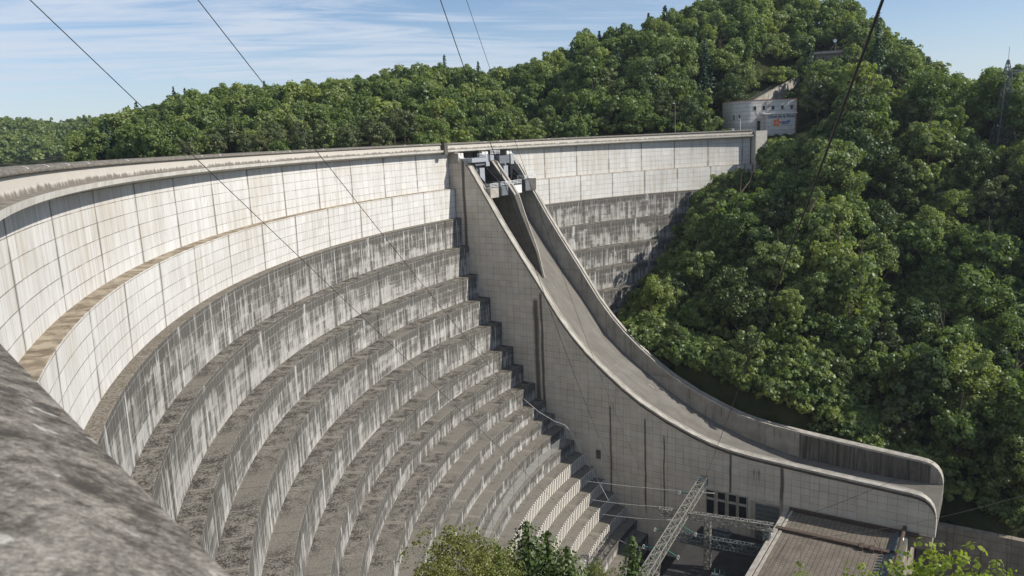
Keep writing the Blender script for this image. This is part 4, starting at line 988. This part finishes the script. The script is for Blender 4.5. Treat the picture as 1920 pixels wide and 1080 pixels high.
for i, (a, b_, da, db) in enumerate((((1098, 902), (1340, 925), 195, 186), ((1110, 937), (1240, 950), 190, 185), ((1128, 964), (1260, 975), 186, 180), ((1160, 1012), (1212, 1030), 178, 172))):
    cable("switchyard_wire", at(*a, da), at(*b_, db), .3, .06, ["highest", "second highest", "third highest", "lowest"][i] + " of the pale wires between the lower terraces and the gantry", M_CABLEP, 12, group="wires over the lower terraces")

# ------------------------------------------------------------------ vegetation
rng = np.random.default_rng(7)
def unit(v): return v / (np.linalg.norm(v, axis=-1, keepdims=True) + 1e-9)
def leaf_quads(P, N, size, rg, aspect=1.0):
    """one slightly irregular quad per leaf clump"""
    n = len(P); N = unit(N); a = unit(np.cross(N, unit(rg.normal(size=(n, 3))))); b = np.cross(N, a)
    s = size * rg.uniform(.6, 1.25, n)[:, None]
    k = [(-.55, -.40), (.50, -.55), (.60, .45), (-.42, .58)]
    V = np.stack([P + a * s * x * aspect + b * s * y for x, y in k], 1)
    return V.reshape(-1, 3)
def crown_points(rg, H, Rr, nl, per, zc=.53, hz=.47, lobe=(.22, .40), low=-.6):
    """leaf centres and normals on many small lobes spread through an uneven crown"""
    P, N = [], []
    d = unit(rg.normal(size=(nl, 3))); d[:, 2] = np.where(d[:, 2] < low, -d[:, 2], d[:, 2])
    rad = rg.uniform(.45, .92, nl) * (1 + .22 * np.sin(np.arctan2(d[:, 1], d[:, 0]) * 3 + rg.uniform(0, 6)))
    C = np.stack([d[:, 0] * Rr * rad, d[:, 1] * Rr * rad, H * zc + d[:, 2] * H * hz * rad], 1)
    for c, dd in zip(C, d):
        r = Rr * rg.uniform(*lobe); m = int(per * (r / (Rr * .33)) ** 1.6)
        q = unit(rg.normal(size=(m, 3)) + dd * .55 + np.array([0, 0, .35])); t = rg.uniform(.62, 1.08, m)[:, None]
        P.append(c + q * r * t * np.array([1, 1, .85])); N.append(q + rg.normal(size=(m, 3)) * .45)
    return np.concatenate(P), np.concatenate(N)
def quads_of(V): return np.arange(len(V)).reshape(-1, 4)
def add_tint(me, val):
    a = me.attributes.new('tint', 'FLOAT', 'POINT'); a.data.foreach_set('value', np.broadcast_to(np.asarray(val, np.float32), len(me.vertices)).astype(np.float32))
def trunk_mesh(name, rg, H, r, limbs, mat, spread=.45, bare=.85):
    w = MB(); pts = [(rg.normal() * .02 * H * t, rg.normal() * .02 * H * t, H * bare * t - (1.5 if t == 0 else 0)) for t in np.linspace(0, 1, 5)]
    w.tube(pts, r, 7, r * .25)
    for i in range(limbs):
        t = rg.uniform(.35, .8); a = rg.uniform(0, 6.28); p = Vector(pts[int(t * 4)]); L = H * spread * rg.uniform(.5, 1)
        w.tube([p, p + Vector((math.cos(a) * L * .5, math.sin(a) * L * .5, L * .3)), p + Vector((math.cos(a) * L * .8, math.sin(a) * L * .8, L * .75))], r * .4, 5, r * .1)
    o = w.build(name, mat); me = o.data; bpy.data.objects.remove(o); return me
def broad(seed, H=15, Rr=6.6, nl=46, per=125, leaf=.44, mat=None, **k):
    nl = int(nl * 1.7) if nl < 70 else nl; k.setdefault('lobe', (.14, .31))
    rg = np.random.default_rng(seed); P, N = crown_points(rg, H, Rr, nl, per, **k)
    V = leaf_quads(P, N, leaf, rg); me = np_mesh("crown", V, quads_of(V), [mat or M_LEAF]); add_tint(me, 0.0); return me
def conifer_V(rg, H=20, Rr=3.6, layers=26, per=16, leaf=.72, base=.12, droop=.28, pw=.85):
    P, N = [], []
    for i in range(layers):
        t = i / (layers - 1); z = H * (base + (1 - base) * t); r = Rr * (1 - t) ** pw * rg.uniform(.85, 1.12) + .15
        m = max(4, int(per * (1 - t * .6)))
        for j in range(m):
            a = 6.283 * (j + rg.uniform(-.4, .4)) / m + i; L = r * rg.uniform(.7, 1.12); k = max(2, int(L / .42))
            q = np.linspace(.12, 1, k); x = np.cos(a) * L * q; y = np.sin(a) * L * q
            zz = z - droop * L * q + .12 * L * q * q
            pt = np.stack([x, y, zz], 1) + rg.normal(size=(k, 3)) * .12
            P.append(pt); N.append(np.stack([np.cos(a) * .7 + rg.normal(size=k) * .6, np.sin(a) * .7 + rg.normal(size=k) * .6, rg.uniform(.1, .9, k)], 1))
    P, N = np.concatenate(P), np.concatenate(N); return leaf_quads(P, N, leaf, rg, .85)
def conifer(seed, mat, **k):
    rg = np.random.default_rng(seed); V = conifer_V(rg, **k); me = np_mesh("crown", V, quads_of(V), [mat]); add_tint(me, 0.0); return me

B_CROWN = [broad(s, H=h, Rr=r, nl=n) for s, h, r, n in ((11, 15, 6.8, 52), (12, 17, 6.4, 52), (13, 14, 7.4, 58), (14, 16, 5.6, 44), (15, 13, 6.2, 46), (16, 18, 7.0, 60))]
M_LEAFD = m_leaf("dark oak foliage", [(0.0, (0.050, 0.078, 0.028)), (0.5, (0.085, 0.118, 0.038)), (1.0, (0.130, 0.160, 0.050))], 0.35)
D_CROWN = [broad(s, H=h, Rr=r, nl=n, mat=M_LEAFD) for s, h, r, n in ((17, 16, 6.6, 52), (18, 14, 7.2, 54), (19, 18, 6.0, 50))]
B_TRUNK = [trunk_mesh("trunk", np.random.default_rng(40 + i), 15, .34, 6, M_BARK) for i in range(3)]
S_CROWN = [broad(s, H=h, Rr=r, nl=36, per=100, leaf=.40) for s, h, r in ((21, 11, 4.6), (22, 12.5, 4.2), (23, 10, 5.0))]
P_CROWN = [broad(s, H=h, Rr=r, nl=36, per=90, leaf=.40, mat=M_LEAFP, zc=.56, hz=.46) for s, h, r in ((26, 12, 4.0), (27, 13.5, 3.8))]
C_CROWN = [conifer(s, M_CONI, H=h, Rr=r) for s, h, r in ((31, 21, 4.9), (32, 17, 4.3), (33, 24, 5.4))]
C_TRUNK = trunk_mesh("trunk", np.random.default_rng(50), 19, .3, 0, M_BARK)
Y_CROWN = broad(24, H=12, Rr=5.6, nl=44, per=110, leaf=.42, mat=M_LEAFY)
N_TREES = [0]
def tree(name, crown, trunk, x, y, sc, label, cat="tree", group=None, z=None, rz=None, sz=1.0):
    z = float(terrain_z(x, y)) if z is None else z
    t = empty(name, (x, y, z - .3), rng.uniform(0, 6.28) if rz is None else rz)
    t.scale = (sc, sc, sc * sz); tag(t, label, cat, group)
    c = link("crown", crown, t); link("trunk", trunk, t); N_TREES[0] += 1; return t

# ---- candidate spots, spaced by dart throwing; nearest first
def scatter(phi0, phi1, d0, d1, space, n, rg, ok):
    out = []; cell = {}; g_ = space
    for _ in range(n):
        a = R(rg.uniform(phi0, phi1)); d = math.sqrt(rg.uniform(d0 * d0, d1 * d1)); x, y = d * math.sin(a), d * math.cos(a)
        if not ok(x, y, math.degrees(a), d): continue
        k = (int(x // g_), int(y // g_)); sp_ = space * rg.uniform(.82, 1.15)
        if any((x - p[0]) ** 2 + (y - p[1]) ** 2 < sp_ * sp_ for i in (-1, 0, 1) for j in (-1, 0, 1) for p in cell.get((k[0] + i, k[1] + j), ())): continue
        cell.setdefault(k, []).append((x, y)); out.append((x, y))
    return out
rocks = [at(1172, 590, 226), at(1815, 690, 243), at(1352, 756, 212)]
def ok_right(x, y, a, d):
    r_ = math.hypot(x - CX, y - CY)
    if 168 < r_ < 200 and a < 19.5 and y > 150:
        if r_ > 186.5 or a < 8: return False
    s, n = SN(x, y)
    if r_ < 200 and r_ > 150 and a < 8: return False
    if n < 33 and s < -60: return False
    if n < 31: return False
    q = Vector((x - bp.x, y - bp.y, 0))
    if abs(q.dot(bx)) < 19 and -16 < q.dot(by) < 22: return False
    e = Vector((x - ra.x, y - ra.y, 0)); al = e.dot(d_inc)
    if -8 < al < 42 and -3.5 < e.dot(sd) < 6: return False
    if math.hypot(x - pp.x, y - pp.y) < 7 or (abs(a - math.degrees(math.atan2(pp.x, pp.y))) < 1.3 and pp.xy.length - 22 < d < pp.xy.length): return False
    if abs(a - math.degrees(math.atan2(hp.x, hp.y))) < .7 and hp.xy.length - 16 < d < hp.xy.length + 4: return False
    for c, rr in zip(rocks, (7, 6, 6)):
        if math.hypot(x - c.x, y - c.y) < rr: return False
    return True
d_inc = Vector((rb.x - ra.x, rb.y - ra.y, 0)).normalized()
def proj(p):
    p = Vector(p); y = p.dot(FW); return 960 + p.dot(RV) / y * F_PX, 540 - p.dot(UV_) / y * F_PX
LIM = [(0, 322, [(1130, 640), (1155, 590), (1180, 538), (1230, 486), (1280, 400), (1305, 340), (1380, 312), (1410, 322), (1432, 262), (1500, 258), (1530, 246), (1532, 60)]),
       (318, 336, [(1350, 60), (1352, 236), (1396, 240), (1398, 255), (1500, 256), (1524, 250), (1526, 60)]),
       (336, 360, [(1404, 60), (1406, 190), (1495, 147), (1497, 60)]), (360, 368, [(1412, 60), (1414, 187), (1495, 147), (1497, 60)]), (368, 378, [(1436, 60), (1438, 176), (1495, 147), (1497, 60)]), (378, 390, [(1464, 60), (1466, 162), (1495, 147), (1497, 60)]),
       (335, 391, [(1540, 0), (1542, 104), (1586, 104), (1588, 0)]),
       (285, 331, [(1850, 60), (1852, 268), (1905, 268), (1907, 60)])]
def max_scale(x, y, z, H, Rr):
    d = math.hypot(x, y); m = 9.0
    for d0, d1, pl_ in LIM:
        if d0 < d < d1:
            for k in (-1, -.5, 0, .5, 1):
                u, _v = proj((x + Rr * k * y / d, y - Rr * k * x / d, z))
                if pl_[0][0] <= u <= pl_[-1][0]:
                    yl = float(np.interp(u, [a for a, _ in pl_], [b for _, b in pl_]))
                    m = min(m, (at(u, yl, d).z - z) / H)
    return m
right = scatter(6.0, 37.5, 200, 475, 9.4, 16000, np.random.default_rng(3), ok_right)
def ok_left(x, y, a, d):
    z = float(terrain_z(x, y)); return z > -6.4 and math.hypot(x - CX, y - CY) > 206
left = scatter(-33.5, 6.0, 285, 520, 8.0, 9000, np.random.default_rng(4), ok_left)
print("candidates", len(right), len(left))

# individually placed trees first
tree("bright_tree", Y_CROWN, B_TRUNK[0], *at(1668, 632, 243).xy, .62, "small bright yellow green tree standing alone against the dark wood right of the bucket")
tree("bright_tree", Y_CROWN, B_TRUNK[0], *at(1562, 128, 378).xy, .78, "yellow green tree just below the hilltop hut")
tree("bright_tree", Y_CROWN, B_TRUNK[1], *at(1462, 620, 232).xy, .42, "small pale green sapling tree among dark oaks above the chute's lower bend", sz=1.3)
tree("dense_tree", S_CROWN[0], B_TRUNK[0], *at(1330, 250, 322).xy, .62, "low dark bushy tree on the crest left of the building", z=-3.4, sz=.75)
tree("dense_tree", S_CROWN[1], B_TRUNK[0], *at(1290, 252, 318).xy, .60, "low dark bush behind the crest parapet left of the lamp post", z=-3.4, sz=.8)
tree("dense_tree", S_CROWN[2], B_TRUNK[0], *at(1362, 250, 326).xy, .50, "small rounded bush against the building's curved corner", z=-3.4, sz=.8)
for i, (px, ptop, d, sc, lab) in enumerate(((1072, 100, 440, 1.0, "lone pointed conifer left of the hill, breaking the skyline"), (1124, 78, 440, .95, "pointed conifer on the skyline, left one of the tall cluster"), (1156, 70, 438, 1.05, "tall conifer in the middle of the skyline cluster"), (1178, 68, 442, 1.1, "slim tall conifer right in the skyline cluster"), (1216, 45, 436, 1.1, "highest conifer of the left shoulder of the hill"), (1140, 90, 445, .9, "short conifer between the taller ones of the skyline cluster"))):
    q = at(px, ptop, d); tz = float(terrain_z(q.x, q.y)) - .5; sc = min(1.9, max(.6, (at(px, ptop - 20, d).z - tz) / (21, 17, 24)[i % 3]))
    tree("conifer_tree", C_CROWN[i % 3], C_TRUNK, q.x, q.y, sc, lab, z=tz)
for px, d, sc, lab in ((1522, 376, .6, "small pointed conifer right of the incline, left one"), (1508, 372, .5, "smallest pointed conifer beside the incline"), (1541, 380, .62, "small pointed conifer right of the incline, right one")):
    q = at(px, 200, d); tree("conifer_tree", C_CROWN[1], C_TRUNK, q.x, q.y, sc, lab)

right.sort(key=lambda p: p[0] ** 2 + p[1] ** 2); left.sort(key=lambda p: p[0] ** 2 + p[1] ** 2)
N_R, N_L = 200, 42
def zone(x, y):
    a = math.degrees(math.atan2(x, y)); d = math.hypot(x, y); s, n = SN(x, y)
    if d > 300 and a < 13: return "the shoulder of the hill behind the far dam crest", "trees behind the far crest"
    if d > 330: return "the upper hill above the building", "trees on the upper hill"
    if a > 28.5: return "the steep slope below the lattice pylon", "trees below the pylon"
    if a < 17: return "the slope where the far dam terraces meet the hill", "trees beside the far terraces"
    if n < 62: return "the lowest slope right above the chute's far wall", "trees above the chute wall"
    return "the middle of the wooded hillside right of the spillway", "trees on the right hillside"
for i, (x, y) in enumerate(right[:N_R]):
    h = rng.random(); zl, grp = zone(x, y); d = math.hypot(x, y); a = math.degrees(math.atan2(x, y))
    s_, n_ = SN(x, y)
    sc = rng.choice([rng.uniform(.7, 1.0), rng.uniform(.95, 1.3), rng.uniform(1.2, 1.6)])
    if a < 16 and d < 285: sc *= .62 + .25 * rng.random()
    if n_ < 44 and s_ < -75: sc *= .66
    sc = min(sc, max_scale(x, y, float(terrain_z(x, y)), 16.0, 6.5 * sc))
    if sc < .18: continue
    if h < .10 and d > 300:
        tree("conifer_tree", C_CROWN[i % 3], C_TRUNK, x, y, sc * .8, "dark conifer among leafy trees on " + zl, group=grp)
    elif h < .40: tree("broadleaf_tree", S_CROWN[i % 3], B_TRUNK[i % 3], x, y, sc * 1.35, "smaller round leafy tree on " + zl, group=grp)
    elif h < .49: tree("pale_tree", P_CROWN[i % 2], B_TRUNK[i % 3], x, y, sc * 1.25, "grey green feathery tree on " + zl, group=grp)
    elif h < .70: tree("dark_tree", D_CROWN[i % 3], B_TRUNK[i % 3], x, y, sc, "darker green broad tree on " + zl, group=grp)
    else: tree("broadleaf_tree", B_CROWN[i % 6], B_TRUNK[i % 3], x, y, sc, "large spreading leafy tree on " + zl, group=grp)
for i, (px, py, d, sc) in enumerate(((1392, 345, 306, .62), (1350, 352, 302, .60), (1318, 372, 299, .55), (1300, 425, 292, .55), (1268, 470, 285, .55), (1245, 520, 276, .5), (1222, 560, 268, .48), (1415, 340, 304, .6), (1370, 400, 296, .7), (1340, 400, 292, .7), (1385, 330, 312, .5), (1190, 622, 243, .36), (1232, 640, 238, .5), (1282, 668, 232, .5), (1375, 735, 222, .5), (1430, 770, 219, .55), (1340, 690, 228, .55), (1420, 380, 290, .6), (1330, 440, 272, .6), (1290, 520, 262, .65), (1260, 590, 250, .55))):
    q = at(px, py, d); z = float(terrain_z(q.x, q.y)); sc = min(sc * 1.15, max_scale(q.x, q.y, z, 14.5, 3.0))
    if sc > .15: tree("broadleaf_tree", (B_CROWN + S_CROWN)[i % 9], B_TRUNK[i % 3], q.x, q.y, sc, "small bushy tree hugging the edge between dam terraces and hillside", group="bushy trees at the dam's edge")
for i, (x, y) in enumerate(left[:N_L]):
    h = rng.random(); a = math.degrees(math.atan2(x, y))
    zl = "across the water behind the dam crest's " + ("left half" if a < -12 else "middle"); grp = "trees on the reservoir shore"
    if -26 < a < -6 and h < .6: tree("pale_tree", P_CROWN[i % 2], B_TRUNK[i % 3], x, y, rng.uniform(.85, 1.15), "grey green willow like tree " + zl, group=grp)
    else: tree("broadleaf_tree", S_CROWN[i % 3], B_TRUNK[i % 3], x, y, rng.uniform(.85, 1.2), "leafy green tree " + zl, group=grp)

# the rest of the wood as one mass
def low_broad(seed, H, Rr, nl=20, per=24, leaf=1.0):
    rg = np.random.default_rng(seed); P, N = crown_points(rg, H, Rr, nl, per); return leaf_quads(P, N, leaf, rg)
LOWB = [low_broad(60 + i, h, r) for i, (h, r) in enumerate(((13, 5.6), (15, 5.2), (12, 6.0), (14, 4.6)))]
MIDB = [low_broad(70 + i, h, r, 36, 60, .62) for i, (h, r) in enumerate(((14, 6.0), (12, 5.4), (15, 5.0)))]
LOWC = [conifer_V(np.random.default_rng(80 + i), H=h, Rr=4.6, layers=20, per=12, leaf=.95) for i, h in enumerate((19, 22))]
FARB = [low_broad(90 + i, 13, 6.5, 12, 14, 2.0) for i in range(3)]
def mass(name, spots, pools, mat, label, cat, group=None):
    Vs, ts = [], []
    for (x, y, sc, pool) in spots:
        T = pools[pool][int(rng.integers(len(pools[pool])))]
        a = rng.uniform(0, 6.28); ca_, sa_ = math.cos(a), math.sin(a); z = float(terrain_z(x, y)) - .4
        Vn = np.stack([(T[:, 0] * ca_ - T[:, 1] * sa_) * sc + x, (T[:, 0] * sa_ + T[:, 1] * ca_) * sc + y, T[:, 2] * sc + z], 1)
        Vs.append(Vn); ts.append(np.full(len(Vn), rng.random()))
    V = np.concatenate(Vs); me = np_mesh(name, V, quads_of(V), [mat]); add_tint(me, np.concatenate(ts))
    return tag(link(name, me), label, cat, kind='stuff')
sp1 = [(x, y, min(rng.uniform(.8, 1.2), max_scale(x, y, float(terrain_z(x, y)), 15, 5.0)), 0) for x, y in right[N_R:]]
sp1 = [q for q in sp1 if q[2] > .2] + [(*at(px, py, d).xy, sc, 0) for px, py, d, sc in ((1478, 118, 382, .7), (1505, 92, 388, .75), (1452, 128, 378, .8), (1530, 118, 376, .6), (1500, 66, 398, .9), (1535, 66, 402, .9), (1570, 60, 408, .9), (1470, 84, 394, .9), (1545, 138, 366, .6), (1600, 92, 384, .8), (1520, 140, 372, .5), (1440, 100, 392, .9))]
sp2 = [(x, y, rng.choice([rng.uniform(.5, .8), rng.uniform(.8, 1.15), rng.uniform(.9, 1.35)]), 0) for x, y in left[N_L:]]
mass("hill_wood", sp1, [MIDB], M_LEAF, "mixed wood covering the upper right hill up to its skyline", "wood")
mass("reservoir_wood", sp2, [MIDB], M_LEAF, "leafy wood covering the low hill across the reservoir", "wood")
cs = [(x, y, rng.uniform(.65, .95), 0) for x, y in left[N_L:] if rng.random() < .07 and math.hypot(x, y) > 400] + [(x, y, rng.uniform(.7, 1.0), 0) for x, y in right[N_R:] if rng.random() < .12]
mass("conifer_wood", [(x + 3, y + 2, s, p) for x, y, s, p in cs], [LOWC], M_CONI, "scattered dark conifers rising out of the woods on the skyline", "wood")
far = scatter(-36, -26.5, 950, 1500, 11.0, 6000, np.random.default_rng(5), lambda x, y, a, d: True)
far += scatter(30.5, 38, 640, 1050, 11.0, 2500, np.random.default_rng(6), lambda x, y, a, d: True)
mass("far_wood", [(x, y, rng.uniform(.8, 1.2), 0) for x, y in far], [FARB], M_LEAF, "distant bluish wooded hill at the far left", "wood")

# scrub filling the gaps under the trees of the right bank
def scrub(n, ok, smin, smax, seed, box):
    rg = np.random.default_rng(seed); out = []
    while len(out) < n:
        a = R(rg.uniform(box[0], box[1])); d = math.sqrt(rg.uniform(box[2] ** 2, box[3] ** 2)); x, y = d * math.sin(a), d * math.cos(a)
        if ok(x, y, math.degrees(a), d): out.append((x, y, rg.uniform(smin, smax), 0))
    return out
def ok_scrub(x, y, a, d):
    r_ = math.hypot(x - CX, y - CY); s, n = SN(x, y)
    if n < 29.5: return False
    if 160 < r_ < 199 and a < 18 and (r_ > 187 or a < 8.0): return False
    q = Vector((x - bp.x, y - bp.y, 0))
    return not (abs(q.dot(bx)) < 17 and -6 < q.dot(by) < 20)
BUSH = [low_broad(100 + i, 4.0, 2.8, 14, 34, .46) for i in range(3)]
mass("undergrowth", [q for q in scrub(1500, ok_scrub, .6, 1.7, 8, (6.5, 37, 200, 330)) if max_scale(q[0], q[1], float(terrain_z(q[0], q[1])), 4.2 * q[2], 2) > .9], [BUSH], M_LEAF, "dense undergrowth between the trees of the right hillside", "undergrowth")
wall_scrub = []
for i in range(230):
    s_, n_ = rng.uniform(-150, -60), rng.uniform(30.6, 41); q = W(s_, n_, 0); wall_scrub.append((q[0], q[1], rng.uniform(.7, 1.5), 0))
mass("wall_scrub", [q for q in wall_scrub if min(math.hypot(q[0] - c.x, q[1] - c.y) for c in rocks) > 5], [BUSH], M_LEAF, "low scrub growing along the back of the chute's far wall", "scrub")
# rock outcrops
for c, rr, hgt, lab in zip(rocks, (7.5, 6.0, 4.5), (4.0, 5.5, 1.6), ("ochre rock outcrop where the terraces end at the spillway wall", "bare grey rock outcrop in the dark wood at the right", "patch of bare ochre rock behind the chute's far wall")):
    bm = bmesh.new(); bmesh.ops.create_icosphere(bm, subdivisions=4, radius=1)
    for v in bm.verts:
        k = .78 + .55 * float(vnoise(v.co.x * 2.1 + c.x, v.co.y * 2.1 + v.co.z * 1.7)) * 1.0 + .16 * float(vnoise(v.co.x * 6 + 3, v.co.z * 6 + v.co.y * 4))
        v.co = Vector((v.co.x * rr * k, v.co.y * rr * k, v.co.z * hgt * k))
    me = bpy.data.meshes.new("rock"); bm.to_mesh(me); bm.free(); me.materials.append(M_ROCK)
    o = link("rock_outcrop", me); o.location = (c.x, c.y, float(terrain_z(c.x, c.y)) + .3); tag(o, lab, "rock")

# trees of the near bank whose tops enter the frame at the bottom
def near_broad(seed, H, Rr, mat, leaf, nl, per, **k): return broad(seed, H=H, Rr=Rr, nl=nl, per=per, leaf=leaf, mat=mat, **k)
M_LEAFB = m_leaf("birch foliage", [(0.0, (0.125, 0.145, 0.040)), (0.5, (0.185, 0.195, 0.052)), (1.0, (0.26, 0.25, 0.065))], 0.4)
BIRCH = near_broad(121, 15, 5.2, M_LEAFB, .19, 120, 100, zc=.60, hz=.42, lobe=(.14, .27))
BTR = trunk_mesh("trunk", np.random.default_rng(60), 15, .16, 9, M_BARKP, .4, .95)
def near_tree(name, crown, trunk, px, ptop, d, H, sc, label, rz=0.0, sz=1.0):
    q = at(px, ptop, d); return tree(name, crown, trunk, q.x, q.y, sc, label, z=q.z - H * sc * sz + .3, rz=rz, sz=sz)
near_tree("birch_tree", BIRCH, BTR, 852, 982, 78, 15.6, 1.0, "feathery yellowish birch at the bottom, left of the conifers", .4)
near_tree("birch_tree", BIRCH, BTR, 905, 1003, 80, 15.6, .8, "smaller brighter birch between the feathery one and the dark fir", 2.1)
near_tree("birch_tree", BIRCH, BTR, 824, 1042, 74, 15.6, .62, "low leafy birch top at the foot of the feathery one", 4.0)
FIR = conifer(131, M_CONIN, H=16, Rr=5.6, layers=36, per=26, leaf=.34, droop=-.30, base=.15, pw=.75)
FIR2 = conifer(132, M_CONIN, H=18, Rr=4.8, layers=38, per=24, leaf=.32, droop=.1, pw=.8)
near_tree("fir_tree", FIR, C_TRUNK, 988, 985, 86, 15.8, 1.0, "wide dark fir with upswept branches at the bottom centre", .3)
near_tree("fir_tree", FIR, C_TRUNK, 1064, 1032, 84, 15.8, .9, "lower fir right of the wide dark one", 1.7)
near_tree("fir_tree", FIR, C_TRUNK, 932, 1030, 82, 15.8, .8, "dark fir top hidden between birch and wide fir", 2.9)
near_tree("fir_tree", FIR, C_TRUNK, 1026, 1004, 88, 15.8, .95, "pointed fir close behind the wide dark one, on its right", 4.4)
near_tree("fir_tree", FIR2, C_TRUNK, 1186, 1010, 92, 17.9, 1.0, "slender light green spruce tip left of the gantry", .9)
near_tree("birch_tree", BIRCH, BTR, 1118, 1050, 88, 15.6, .6, "round green crown top between the fir and the spruce tip", 1.2)
YOUNG = near_broad(141, 7, 1.7, M_LEAFY, .13, 36, 26, zc=.66, hz=.40, lobe=(.09, .24))
YTR = trunk_mesh("trunk", np.random.default_rng(61), 7, .05, 14, M_BARK, .5, .97)
for px, py, d, sc, lab in ((1500, 1066, 34, .8, "leftmost of the bright sapling tops, over the flat roof"), (1625, 1058, 34, .7, "thin bright sapling top over the roof's right part"), (1705, 1048, 31, 1.0, "bushy bright sapling beside the rusty pipe"), (1758, 1028, 30, 1.0, "tall bright sapling with spread twigs before the retaining wall"), (1800, 1020, 30, 1.15, "tallest bright sapling before the retaining wall"), (1848, 1070, 32, .8, "low bright sapling right of the tallest one"), (1880, 1052, 32, .7, "rightmost thin bright sapling at the bottom edge")):
    near_tree("sapling", YOUNG, YTR, px, py, d, 7.2, sc, lab, px * .37)
print("individual trees", N_TREES[0])

# ------------------------------------------------------------------ thin air
hm = bpy.data.materials.new("thin haze"); hm.use_nodes = True; hm.node_tree.nodes.clear()
hv = hm.node_tree.nodes.new('ShaderNodeVolumePrincipled'); ho = hm.node_tree.nodes.new('ShaderNodeOutputMaterial')
hv.inputs['Color'].default_value = (0.80, 0.90, 1.0, 1); hv.inputs['Density'].default_value = 0.00006; hv.inputs['Anisotropy'].default_value = 0.2
hm.node_tree.links.new(hv.outputs[0], ho.inputs['Volume'])
w = MB(); w.box(-2700, 2700, -2700, 2700, -130, 140); tag(w.build("haze", hm), kind='stuff')
